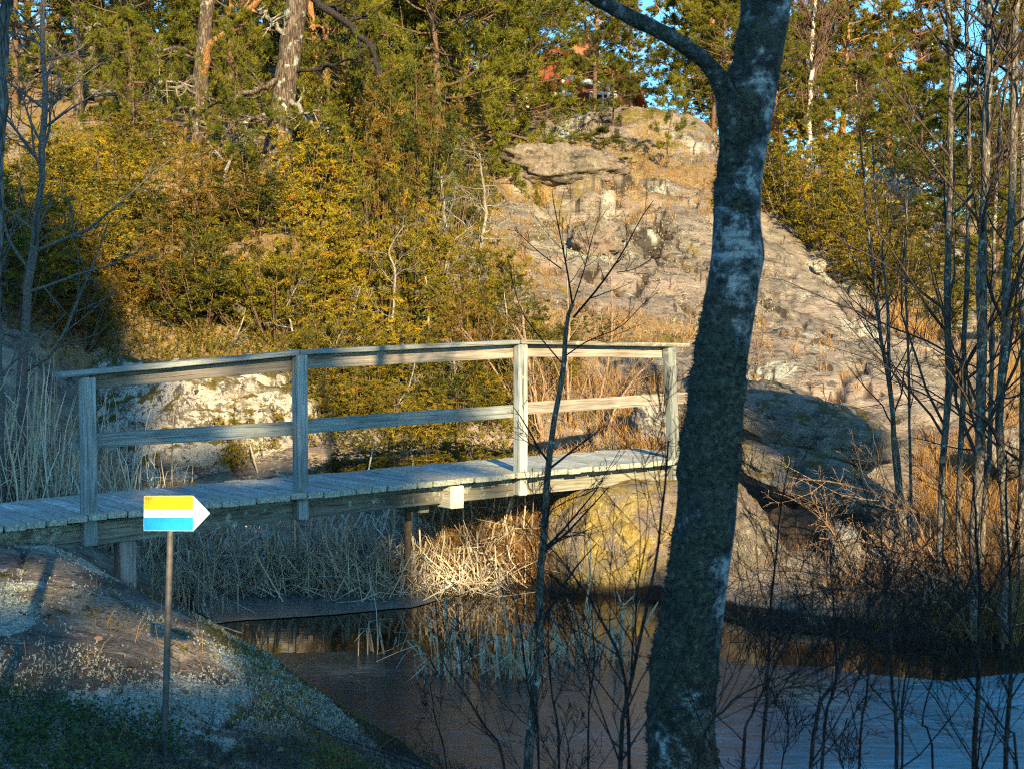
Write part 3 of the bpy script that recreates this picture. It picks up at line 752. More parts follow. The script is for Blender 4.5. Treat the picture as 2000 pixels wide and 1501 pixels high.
# planks: front ends stick out 6 cm in front of the post faces
FRONT = -.11
PITCHP = .146
pl = [board_mesh('deck_plank', WID + .06, .134 + .004 * (k % 3), .045, M['plank'], seed=k, wob=.004, seg=5, edge=True) for k in range(5)]
s = SK[0]; k = 0
while s < SK[-1]:
    o = obj('deck_plank', pl[k % 5], bridge)
    j = random.uniform(-.012, .016); z = deck_z(s) - .0225 + random.uniform(-.003, .004)
    pa = on(s + random.uniform(-.003, .003), FRONT + j, z); pb = on(s, FRONT + WID + .06 + j, z + random.uniform(-.004, .004))
    place_along(o, *((pa, pb) if k % 2 else (pb, pa)))
    s += PITCHP; k += 1
# stringers
for off, nm in ((.075, 'front'), (WID - .2, 'back')):
    for a, b in ((0, 2), (2, 3), (3, 5)):
        sa, sb = SK[a] + (.03 if a else 0), SK[b] - .0
        zz = lambda s: deck_z(s) - .046 - .085
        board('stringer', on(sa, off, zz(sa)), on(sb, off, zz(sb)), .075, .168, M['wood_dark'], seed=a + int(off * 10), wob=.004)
# posts with their bolts
tops = {}
for n, pyt, pyb, lean in (('a', 737, 1064, 0), ('b', 693, 1013, 0), ('c', 673, 966, 0), ('d', 679, 941, .045)):
    px = {'a': 170, 'b': 585, 'c': 1016, 'd': 1312}[n]
    zt = zat(px, pyt)[1]; zb = zat(px, pyb)[1]; tops[n] = zt
    w = .098
    p0 = on(S[n] + lean, -.005, zb); p1 = on(S[n] - lean, -.005, zt)
    post = board('post', p0, p1, w, w * .88, M['wood'], seed=ord(n), up=tuple(NB), bev=.006, wob=.004)
    bm = bmesh.new(); bmesh.ops.create_cone(bm, cap_ends=True, segments=12, radius1=.024, radius2=.024, depth=.006)
    bmesh.ops.create_cone(bm, cap_ends=True, segments=6, radius1=.012, radius2=.012, depth=.022, matrix=Matrix.Translation((0, 0, .010)))
    bme = bpy.data.meshes.new('bolt'); bm.to_mesh(bme); bm.free(); bme.materials.append(M['rust'])
    b = obj('bolt', bme, post)
    zz = zb + (zt - zb) * .105
    wpos = Matrix.Translation(Vector(on(S[n] + lean * .8 + .004, -.005 - .046, zz)) - BO) @ Matrix((Vector(DB), Vector((0, 0, 1)), Vector(-NB))).transposed().to_4x4()
    b.matrix_local = post.matrix_local.inverted() @ wpos
# rails on the inner side of the posts
RO = .066
def rail(name, a, b, T, H, mat, seed):
    (pxa, pya), (pxb, pyb) = a, b
    s0, z0 = zat(pxa, pya, RO); s1, z1 = zat(pxb, pyb, RO)
    return board(name, on(s0, RO, z0), on(s1, RO, z1), T, H, mat, seed, wob=.004)
RH = .108
rail('upper_rail', (176, 744), (584, 707), .04, .118, M['wood_rail'], 1)
rail('upper_rail', (586, 706), (1015, 685), .04, .118, M['wood_rail'], 2)
rail('upper_rail', (1017, 684), (1313, 687.5), .04, .112, M['wood_rail'], 3)
mr = rail('mid_rail', (126, 864), (584, 835), .04, RH, M['wood'], 4)
rail('mid_rail', (586, 832), (1015, 801), .04, RH + .004, M['wood'], 5)
rail('mid_rail', (1017, 797), (1341, 776), .04, RH, M['wood_rail'], 6)
# rounded left end of the mid rail
me = mr.data; L = max(v.co.x for v in me.vertices)
for v in me.vertices:
    if v.co.x < -L + .03: v.co.x += .06 * (abs(v.co.z) / (RH / 2)) ** 2
# handrail cap boards lying on the posts
def cap(a, b, seed):
    (pxa, pya), (pxb, pyb) = a, b
    s0, z0 = zat(pxa, pya, -.03); s1, z1 = zat(pxb, pyb, -.03)
    board('handrail', on(s0, .035, z0), on(s1, .035, z1), .165, .036, M['wood_dark'] if seed == 3 else M['wood'], seed + 20, wob=.004)
cap((117, 733), (583, 689), 1); cap((585, 688.5), (1014, 668), 2); cap((1016, 667.5), (1345, 674), 3)
# cross beam end, timber leg and pipe leg
sx = along(881, B1)
zt = deck_z(sx) - .06
board('cross_beam', on(sx, -.09, zt - .095), on(sx, WID - .05, zt - .095), .135, .19, M['wood_pale'], 3)
p = on(along(240, B1 + NB * .12), .12, 0); board('support_leg', (p[0], p[1], .25), (p[0], p[1], deck_z(along(240, B1)) - .135), .125, .125, M['wood'], 9, up=tuple(NB))
sp = along(794, B1 + NB * .55); p = on(sp, .55, 0)
V, q = tubes(np.array([[[p[0], p[1], -.35], [p[0] + .004, p[1], .3], [p[0] + .012, p[1], deck_z(sp) - .05]]]) - np.array(BO), np.array([[.03, .03, .03]]), 12)
obj('support_pipe', mesh_from('support_pipe', V, [q], M['rust'], None, True), bridge)
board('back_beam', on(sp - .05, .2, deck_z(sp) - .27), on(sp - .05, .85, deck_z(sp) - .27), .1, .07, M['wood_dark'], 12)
# bearers resting on the boulder at the right end
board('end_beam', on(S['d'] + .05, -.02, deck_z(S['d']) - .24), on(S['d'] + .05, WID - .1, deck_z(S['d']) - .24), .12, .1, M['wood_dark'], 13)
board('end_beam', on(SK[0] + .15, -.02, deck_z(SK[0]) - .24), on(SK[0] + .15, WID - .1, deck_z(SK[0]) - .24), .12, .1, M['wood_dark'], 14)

# ------------------------------------------------------------------ trail sign
SY = 5.6
foot = at(318, 1500, SY); topp = at(331, 1038, SY)
sign = thing('trail_sign', 'arrow-shaped trail sign in yellow, white and blue on a thin grey pole', 'sign', Vector((foot[0], SY, float(gz(np.array([foot[0]]), np.array([SY]))[0]))))
SO = Vector(sign.location)
dirp = (topp - foot); base = foot - dirp * .35; head = foot + dirp * 1.13
V, q = tubes(np.array([[base, foot, topp, head]]) - np.array(SO) + np.array([0, .014, 0]), np.full((1, 4), .0125), 14)
obj('pole', mesh_from('pole', V, [q], M['pipe'], None, True), sign)
def plate(name, pix, y0, th, mat, parent):
    P = [at(a, b, SY) for a, b in pix]; bm = bmesh.new()
    f = bm.faces.new([bm.verts.new((p[0] - SO.x, y0, p[2] - SO.z)) for p in P])
    r = bmesh.ops.extrude_face_region(bm, geom=[f]); 
    for v in r['geom']:
        if isinstance(v, bmesh.types.BMVert): v.co.y += th
    bmesh.ops.recalc_face_normals(bm, faces=bm.faces)
    me = bpy.data.meshes.new(name); bm.to_mesh(me); bm.free(); me.materials.append(mat); return obj(name, me, parent)
plate('arrow_board', [(281, 967.5), (377, 967), (410, 1001.5), (377.5, 1036), (280.5, 1035.5)], 0, .004, M['white'], sign)
plate('yellow_stripe', [(281.6, 968), (377, 967.5), (377, 994.2), (281.4, 994)], -.0006, .0012, M['yellow'], sign)
plate('blue_stripe', [(281.2, 1009.4), (377.2, 1009.2), (377.2, 1035.4), (280.8, 1035)], -.0006, .0012, M['blue'], sign)
for px, py in ((313.5, 1001.5), (378, 1003)):
    bm = bmesh.new(); bmesh.ops.create_uvsphere(bm, u_segments=12, v_segments=6, radius=.0052)
    for v in bm.verts: v.co.y *= .55
    me = bpy.data.meshes.new('bolt'); bm.to_mesh(me); bm.free(); me.materials.append(M['steel'])
    pp = at(px, py, SY); obj('bolt', me, sign, (pp[0] - SO.x, -.001, pp[2] - SO.z))
cu = bpy.data.curves.new('lettering', 'FONT'); cu.body = 'SAT'; cu.size = .0118; cu.space_character = 1.45; cu.extrude = .0002; cu.align_x = 'LEFT'
tmp = bpy.data.objects.new('lettering_curve', cu); COL.objects.link(tmp)
lme = bpy.data.meshes.new_from_object(tmp.evaluated_get(bpy.context.evaluated_depsgraph_get())); lme.name = 'lettering'
bpy.data.objects.remove(tmp); lme.materials.clear(); lme.materials.append(M['black'])
lo = obj('lettering', lme, sign); pp = at(284.5, 974.6, SY); lo.location = (pp[0] - SO.x, -.0012, pp[2] - SO.z); lo.rotation_euler = (R(90), 0, 0)

# ------------------------------------------------------------------ plants: builders
def grow(P, Rr, k, rng, lenf=.5, ang=(35, 60), up=.15, wob=.08, tr=(.25, .97), n=6, rf=.62, rend=.25, droop=0.0, bias=None):
    """k side shoots on every polyline of P (B,m,3); returns points, radii and parent index"""
    B, m, _ = P.shape
    par = np.repeat(np.arange(B), k); N = len(par)
    t = (rng.uniform(tr[0], tr[1], N) + 0) * (m - 1); i = np.minimum(t.astype(int), m - 2); f = (t - i)[:, None]
    p0 = P[par, i] * (1 - f) + P[par, i + 1] * f
    tan = nrm(P[par, i + 1] - P[par, i])
    r0 = (Rr[par, i] * (1 - f[:, 0]) + Rr[par, i + 1] * f[:, 0]) * rf
    A, Bv = frames(tan); az = rng.uniform(0, 2 * np.pi, N)
    if bias is not None: az = az * 1.0
    perp = A * np.cos(az)[:, None] + Bv * np.sin(az)[:, None]
    a = np.radians(rng.uniform(ang[0], ang[1], N))[:, None]
    d = nrm(tan * np.cos(a) + perp * np.sin(a))
    plen = np.linalg.norm(np.diff(P, axis=1), axis=-1).sum(1)[par]
    L = plen * lenf * (1.12 - .75 * t / (m - 1)) * rng.uniform(.65, 1.25, N)
    pts = [p0]; dd = d
    for s in range(n - 1):
        dd = nrm(dd + np.array([0, 0, up / (n - 1) * 3]) - np.array([0, 0, droop * s / n]) + rng.normal(0, wob, (N, 3)))
        pts.append(pts[-1] + dd * (L / (n - 1))[:, None])
    Q = np.stack(pts, 1)
    q = np.linspace(1, rend, n)[None] * r0[:, None]
    return Q, q, par


def stem_from(pts, n=14, wob=0.0, rng=None):
    """smooth polyline through points"""
    P = np.array(pts, float); t = np.linspace(0, len(P) - 1, n)
    out = []
    for u in t:
        i = min(int(u), len(P) - 2); f = u - i
        p0 = P[max(i - 1, 0)]; p1 = P[i]; p2 = P[i + 1]; p3 = P[min(i + 2, len(P) - 1)]
        out.append(.5 * ((2 * p1) + (p2 - p0) * f + (2 * p0 - 5 * p1 + 4 * p2 - p3) * f * f + (3 * p1 - p0 - 3 * p2 + p3) * f ** 3))
    out = np.array(out)
    if rng is not None and wob: out[1:-1] += rng.normal(0, wob, out[1:-1].shape)
    return out


def bare_plant(name, label, cat, pts, r0, r1, rng, nb=10, lenf=.42, sub=((5, .5), (4, .45)), mat='alder_bark', tmat=None, ang=(30, 55), up=.2, wob=.09, tr=(.25, .97), group=None, sides=8, rmin=.0012, stem_name='trunk', nst=16, subtr=(.15, .95), droop=0, rf=.45):
    """leafless plant: a stem and side branches, each branch one mesh with its twigs"""
    P = stem_from(pts, nst, r0 * .25, rng)
    base = P[0].copy(); root = thing(name, label, cat, Vector(base), 0, group)
    rad = np.linspace(r0, r1, len(P)) * (1 + .06 * rng.normal(size=len(P)))
    V, q = tubes(P[None] - base, rad[None], sides)
    obj(stem_name, mesh_from(stem_name, V, [q], M[mat], None, True), root)
    B1p, B1r, _ = grow(P[None], rad[None], nb, rng, lenf, ang, up, wob, tr, 7, droop=droop, rf=rf)
    lv = [(B1p, np.maximum(B1r, rmin), np.arange(nb))]
    for j, (k, lf) in enumerate(sub):
        pp, rr, ids = lv[-1]
        Qp, Qr, par = grow(pp, rr, k, rng, lf, (25, 60), up * .8, wob * 1.2, subtr, 5 - j, droop=droop)
        lv.append((Qp, np.maximum(Qr, rmin), ids[par]))
    for b in range(nb):
        mb = MB()
        for j, (pp, rr, ids) in enumerate(lv):
            s = ids == b
            V, q = tubes(pp[s] - B1p[b, 0], rr[s], 5 if j == 0 else 3); mb.add(V, q)
        obj('branch', mb.mesh('branch', M[tmat or mat], True), root, Vector(B1p[b, 0] - base))
    return root


def sprays_mesh(name, C, D, tint, mat, rng, nl=12, ln=(.03, .06), w=.012, spread=.75, axis=.09):
    """leaf-sized triangles round short twigs at C (N,3) pointing along D"""
    N = len(C)
    t = np.tile(np.linspace(0, 1, nl), (N, 1)) + rng.normal(0, .05, (N, nl))
    base = C[:, None] + D[:, None] * (t * axis)[..., None]
    rd = rng.normal(size=(N, nl, 3)); ld = nrm(D[:, None] * .8 + rd * spread)
    L = rng.uniform(*ln, (N, nl)) * (1.1 - .4 * t)
    side = nrm(np.cross(ld, rng.normal(size=(N, nl, 3)))) * (w / 2)
    V = np.stack([base - side, base + side, base + ld * L[..., None]], 2).reshape(-1, 3)
    f = np.arange(len(V)).reshape(-1, 3)
    tn = np.repeat(np.clip(tint, 0, 1), nl * 3)
    return mesh_from(name, V, [f], mat, dict(tint=tn))


def juniper_kit(seed, H=2.0, Wd=1.5, plumes=30, per=62, lean=.9, mat='juniper', droop=.35):
    rng = np.random.default_rng(seed)
    root = bpy.data.objects.new('juniper', None)
    a = rng.uniform(0, 2 * np.pi, plumes); rr = np.sqrt(rng.uniform(0, 1, plumes))
    tip = np.stack([np.cos(a) * rr * Wd * .5, np.sin(a) * rr * Wd * .5, H * (1.02 - .55 * rr ** 1.6) * rng.uniform(.72, 1.04, plumes)], -1)
    b0 = tip * np.array([.35, .35, 0]) + np.array([0, 0, .02])
    ax = tip - b0; Ln = np.linalg.norm(ax, axis=1); axn = ax / Ln[:, None]
    nb = 16; ns = max(3, per // nb)                         # branchlets on every plume, sprays on every branchlet
    t = np.sort(rng.uniform(.10, 1.0, (plumes, nb)), 1) ** .9
    A, Bv = frames(axn); az = rng.uniform(0, 2 * np.pi, (plumes, nb))
    rad = A[:, None] * np.cos(az)[..., None] + Bv[:, None] * np.sin(az)[..., None]
    rl = (.16 + .17 * rng.uniform(0, 1, (plumes, nb))) * (Wd / 1.5) * (1.12 - .75 * t ** 1.5)
    bd = nrm(rad + axn[:, None] * rng.uniform(.35, 1.1, (plumes, nb, 1)))
    s_ = np.linspace(.30, 1.0, ns)[None, None] + rng.normal(0, .06, (plumes, nb, ns))
    C = (b0[:, None] + ax[:, None] * t[..., None])[:, :, None] + bd[:, :, None] * (rl[..., None] * s_)[..., None] + np.array([0, 0, -droop * .22]) * (s_ ** 2)[..., None] * rl[..., None, None] / .3 + rng.normal(0, .012, (plumes, nb, ns, 3))
    D = nrm(bd[:, :, None] + np.array([0, 0, -droop * 1.1]) * s_[..., None] + rng.normal(0, .28, (plumes, nb, ns, 3)))
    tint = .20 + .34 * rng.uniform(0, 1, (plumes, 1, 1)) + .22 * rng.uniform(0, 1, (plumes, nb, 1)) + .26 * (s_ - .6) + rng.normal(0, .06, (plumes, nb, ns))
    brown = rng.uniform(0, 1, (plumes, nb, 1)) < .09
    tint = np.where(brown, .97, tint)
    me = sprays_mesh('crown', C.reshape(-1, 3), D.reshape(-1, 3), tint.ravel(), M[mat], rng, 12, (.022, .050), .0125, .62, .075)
    st = np.stack([b0 * .2, (b0 * .6 + tip * .25), tip * .85], 1); st[:, 0, 2] = -.15
    V, q = tubes(st, np.tile(np.array([[.018, .012, .004]]), (plumes, 1)), 4)
    tm = mesh_from('trunk', V, [q], M['twig_brown'], None, True)
    return tm, me


def kit_thing(kit, name, label, cat, loc, rz, sc, group, parts=('trunk', 'crown')):
    r = thing(name, label, cat, loc, rz, group); r.scale = sc
    for me, nm in zip(kit, parts): obj(nm, me, r)
    return r


def tufts_mesh(name, C, D, tint, mat, rng, nl=24, ln=(.05, .085), w=.0065, spread=.9):
    N = len(C)
    rd = rng.normal(size=(N, nl, 3)); ld = nrm(D[:, None] * .75 + nrm(rd) * spread)
    base = C[:, None] + D[:, None] * rng.uniform(-.05, .03, (N, nl))[..., None]
    L = rng.uniform(*ln, (N, nl)); side = nrm(np.cross(ld, rng.normal(size=(N, nl, 3)))) * (w / 2)
    V = np.stack([base - side, base + side, base + ld * L[..., None]], 2).reshape(-1, 3)
    f = np.arange(len(V)).reshape(-1, 3)
    return mesh_from(name, V, [f], mat, dict(tint=np.repeat(np.clip(tint, 0, 1), nl * 3)))


def pine_kit(seed, H=9.0, cb=.2, Wd=5.0, nlimb=34, k1=7, k2=3, r0=.14, mat='pine', bark='pine_bark', nl=22, w=.008, ln=(.06, .10), flat=.0, bend=.25, top='round', dead=8):
    rng = np.random.default_rng(seed)
    P = stem_from([(0, 0, -.3), (rng.normal(0, bend * .4), rng.normal(0, bend * .4), H * .35), (rng.normal(0, bend), rng.normal(0, bend), H * .7), (rng.normal(0, bend), rng.normal(0, bend), H)], 14)
    rad = r0 * (1 - np.linspace(0, .9, 14) ** 1.1)
    mb = MB(); V, q = tubes(P[None], rad[None], 10); mb.add(V, q)
    t = cb + (1 - cb) * np.linspace(0, .985, nlimb) ** .9 + rng.normal(0, .012, nlimb); t = np.clip(t, .03, .985)
    prof = np.sin(np.pi * np.clip((t - cb) / (1 - cb) * .78 + .18, 0, 1)) ** .8
    i = np.minimum((t * 13).astype(int), 12); f = (t * 13 - i)[:, None]
    p0 = P[i] * (1 - f) + P[i + 1] * f
    az = np.arange(nlimb) * 2.4 + rng.normal(0, .4, nlimb)
    L = Wd * .5 * prof * rng.uniform(.7, 1.15, nlimb)
    el = np.radians(-8 + 50 * ((t - cb) / (1 - cb)) ** 1.5 + rng.normal(0, 9, nlimb))
    d = np.stack([np.cos(az) * np.cos(el), np.sin(az) * np.cos(el), np.sin(el)], -1)
    pts = [p0]; dd = d
    for s in range(6):
        dd = nrm(dd + np.array([0, 0, .09]) + rng.normal(0, .13, (nlimb, 3))); pts.append(pts[-1] + dd * (L / 6)[:, None])
    Q = np.stack(pts, 1); qr = np.linspace(1, .28, 7)[None] * (r0 * .36 * (1.1 - t))[:, None] + .004
    V, q = tubes(Q, qr, 5); mb.add(V, q)
    s1, r1, p1 = grow(Q, qr, k1, rng, .42, (35, 75), .22, .16, (.3, 1.0), 5)
    V, q = tubes(s1, np.maximum(r1, .003), 3); mb.add(V, q)
    s2, r2, p2 = grow(s1, r1, k2, rng, .6, (25, 60), .25, .12, (.3, 1.0), 4)
    if dead:
        td = rng.uniform(.12, cb + .12, dead); i = (td * 13).astype(int); dz = np.stack([P[i], P[i]], 1)
        dz, dr, _ = grow(np.stack([P[i], P[i + 1]], 1), np.full((dead, 2), r0 * .3), 1, rng, .01, (70, 95), 0, .3, (.1, .9), 6)
        ln_ = rng.uniform(.5, 1.3, dead)[:, None, None]; dd = dz - dz[:, :1]; dz = dz[:, :1] + dd / np.maximum(np.linalg.norm(dd[:, -1:], axis=-1, keepdims=True), 1e-6) * ln_
        V, q = tubes(dz, np.maximum(dr, .004), 4); mb.add(V, q)
    trunk = mb.mesh('trunk', M[bark], True)
    ends = np.concatenate([s2[:, -1], s2[:, 2], s1[:, -1], s1[:, 3]]); prev = np.concatenate([s2[:, -2], s2[:, 1], s1[:, -2], s1[:, 2]])
    D = nrm(ends - prev + np.array([0, 0, .12]) * np.linalg.norm(ends - prev, axis=1, keepdims=True))
    ends = ends + rng.normal(0, .025, ends.shape)
    limb_id = np.concatenate([p1[p2], p1[p2], p1, p1])
    tint = .38 + .28 * rng.uniform(0, 1, nlimb)[limb_id] + rng.normal(0, .14, len(ends))
    crown = tufts_mesh('crown', ends, D, tint, M[mat], rng, nl, ln, w)
    return trunk, crown


def spot(px, Y, sink=.03):
    p = gpt(px, Y); p.z -= sink; return p

# ------------------------------------------------------------------ junipers
JK = [juniper_kit(201 + i, 2.0, 1.5, (22, 18, 24, 16, 22, 20, 19)[i], 96, mat=('juniper', 'juniper_green', 'juniper', 'juniper_gold', 'juniper_green', 'juniper', 'juniper_brown')[i], droop=.2 + .12 * (i % 4)) for i in range(7)]
JU = [  # photograph column, depth, height, width, label
 (650,16.3,1.45,1.2,'ragged olive juniper close behind the middle post of the bridge'),
 (722,16.0,1.05,1.1,'low dark juniper filling the gap under the mid rail right of the middle post'),
 (790,16.5,1.6,1.2,'juniper with hanging sprays behind the centre of the long railing bay'),
 (850,16.4,1.2,1.0,'small thin juniper behind the deck above the cross beam end'),
 (915,17.0,1.6,1.2,'yellow-green juniper behind the railing left of the third post'),
 (978,17.4,1.1,.9,'small bright juniper showing just left of the third post'),
 (1075,17.3,1.0,.9,'low golden juniper under the upper rail right of the third post'),
 (250,18.3,1.8,1.7,'shaded juniper above the left end of the rock face'),
 (330,17.8,1.5,1.6,'dense juniper crowning the tall rock face'),
 (400,17.5,1.5,1.5,'dark green juniper above the rock face beside the shaded one'),
 (470,17.5,1.8,1.5,'bushy juniper above the upper rail midway along the left bay'),
 (540,17.2,1.75,1.3,'bright yellow juniper rising over the handrail by the middle post'),
 (604,17.8,2.1,1.5,'tall golden juniper straight above the middle post'),
 (680,18.2,2.4,1.5,'brown-flecked juniper above the handrail right of the middle post'),
 (752,18.6,2.7,1.3,'upright columnar juniper in the middle of the slope'),
 (820,18.9,2.8,1.4,'tall dark columnar juniper left of the dead lichened bush'),
 (960,20.2,1.6,1.2,'brownish juniper right of the dead lichened bush'),
 (225,20.6,1.9,1.9,'wide olive juniper at the left of the slope'),
 (320,20.4,1.6,1.9,'spreading juniper left of the two big pine trunks'),
 (412,20.6,1.7,1.8,'spreading juniper below the thinner pine trunk'),
 (500,20.7,1.5,1.8,'golden juniper directly below the thick pine trunk'),
 (590,21.1,2.0,1.7,'juniper to the right of the thick pine trunk base'),
 (662,21.6,2.7,1.7,'tall juniper behind the brown-flecked one'),
 (742,22.2,3.3,1.7,'large dark juniper under the overhanging pine boughs'),
 (824,22.8,3.4,1.6,'tall shadowy juniper beside the bare rock of the dome'),
 (890,23.8,2.3,1.4,'juniper at the left foot of the dome behind the dead bush'),
 (140,22,1.7,1.8,'juniper below the pale rock gully at upper left'),
 (58,20.5,2.0,1.8,'dark juniper behind the slim tree at the far left'),
 (8,18,1.9,1.8,'juniper in deep shade at the left picture edge'),
 (118,18.8,1.6,1.5,'shaded juniper between the slim left tree and the rock face'),
 (172,18.2,1.5,1.5,'shaded juniper just left of the rock face top'),
 (255,24,1.5,1.6,'juniper high on the left slope by the pale rock'),
 (650,24.8,3.0,1.8,'dark juniper in the shade right of the thick pine trunk'),
 (765,25.8,3.4,2.0,'shadowed juniper deep under the pines'),
 (832,26.5,3.2,1.7,'narrow juniper standing in front of the pine thicket left of the dome'),
 (1545,27.8,2.5,1.9,'big cone-shaped juniper close right of the birch trunk'),
 (1590,29.2,3.2,1.9,'tallest pointed juniper on the ridge right of the birch'),
 (1622,27.0,2.2,1.9,'round juniper on the ridge edge over the pale stone'),
 (1664,28.6,2.4,2.0,'juniper in the middle of the ridge clump'),
 (1692,26.2,2.0,1.9,'dense juniper low on the ridge clump'),
 (1752,25.6,1.9,1.8,'golden juniper behind the thin twin stems on the right'),
 (1812,25.1,1.5,1.4,'lowest juniper of the ridge clump with dry grass at its foot'),
 (1505,29.5,1.6,1.3,'small juniper half hidden behind the birch trunk'),
 (1742,28.2,2.0,1.8,'juniper at the back right of the ridge clump'),
 (1990,22.5,1.9,1.6,'orange-brown juniper at the right picture edge'),
 (690,15.4,.8,.9,'dark juniper sprigs low behind the deck edge right of the middle post'),
 (755,15.5,.95,.9,'olive juniper sprigs behind the deck at the middle of the long bay'),
 (825,15.7,.9,.9,'golden juniper sprigs at the deck edge before the cross beam end'),
 (890,16.1,1.0,.9,'shaggy juniper over the deck edge right of the cross beam end'),
 (950,16.4,1.1,.9,'thin golden juniper behind the mid rail left of the third post'),
 (620,15.6,.8,.8,'small shaggy juniper touching the middle post from behind'),
 (90,16.8,1.9,1.9,'deep shaded juniper left of the rock face behind the slim tree'),
 (30,16.0,1.7,1.8,'deep shaded juniper behind the reeds at the far left'),
 (165,16.6,1.5,1.4,'deep shaded juniper against the left side of the rock face'),
 (1000,18.2,1.3,1.1,'golden juniper above the handrail by the third post'),
 (905,18.4,1.5,1.2,'ragged golden juniper under the dead lichened shrub'),
 (1140,18.6,.8,1.0,'low golden juniper above the right railing bay'),
 (645,14.5,.62,.7,'low juniper sprig showing just over the deck edge right of the middle post'),
 (705,14.6,.55,.8,'low juniper sprig between deck and mid rail, second from the middle post'),
 (770,14.6,.66,.8,'low juniper sprig between deck and mid rail at the middle of the long bay'),
 (835,14.8,.52,.7,'low juniper sprig between deck and mid rail above the pipe leg'),
 (905,15.0,.6,.8,'low juniper sprig between deck and mid rail above the cross beam end'),
 (965,15.2,.55,.7,'low juniper sprig at the deck edge left of the third post'),
 (1046,28.2,.72,.42,'tiny upright brown juniper on the dome'),
 (1075,27,.45,.4,'tiny brown juniper bush on the dome slope'),
]
for i, (px, Y, h, wd, lb) in enumerate(JU):
    rt = px > 1480 and Y > 24
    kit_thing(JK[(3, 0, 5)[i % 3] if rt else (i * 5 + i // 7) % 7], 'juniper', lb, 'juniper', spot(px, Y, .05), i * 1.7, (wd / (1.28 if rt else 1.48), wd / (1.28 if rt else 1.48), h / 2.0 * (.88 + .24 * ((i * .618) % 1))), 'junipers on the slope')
# two drooping ones that root on top of the rock face and hang over it
for px, py, Y, h, lb in ((462, 905, 14.75, .95, 'thin drooping juniper sprig in front of the sunlit rock face'), (515, 910, 14.9, .75, 'small juniper sprig at the foot of the rock face by the middle post')):
    p = at(px, py, Y); kit_thing(JK[3], 'juniper', lb, 'juniper', Vector((p[0], p[1], gpt(px, Y).z - .05)), px, (.33, .33, h / 2), 'junipers on the slope')

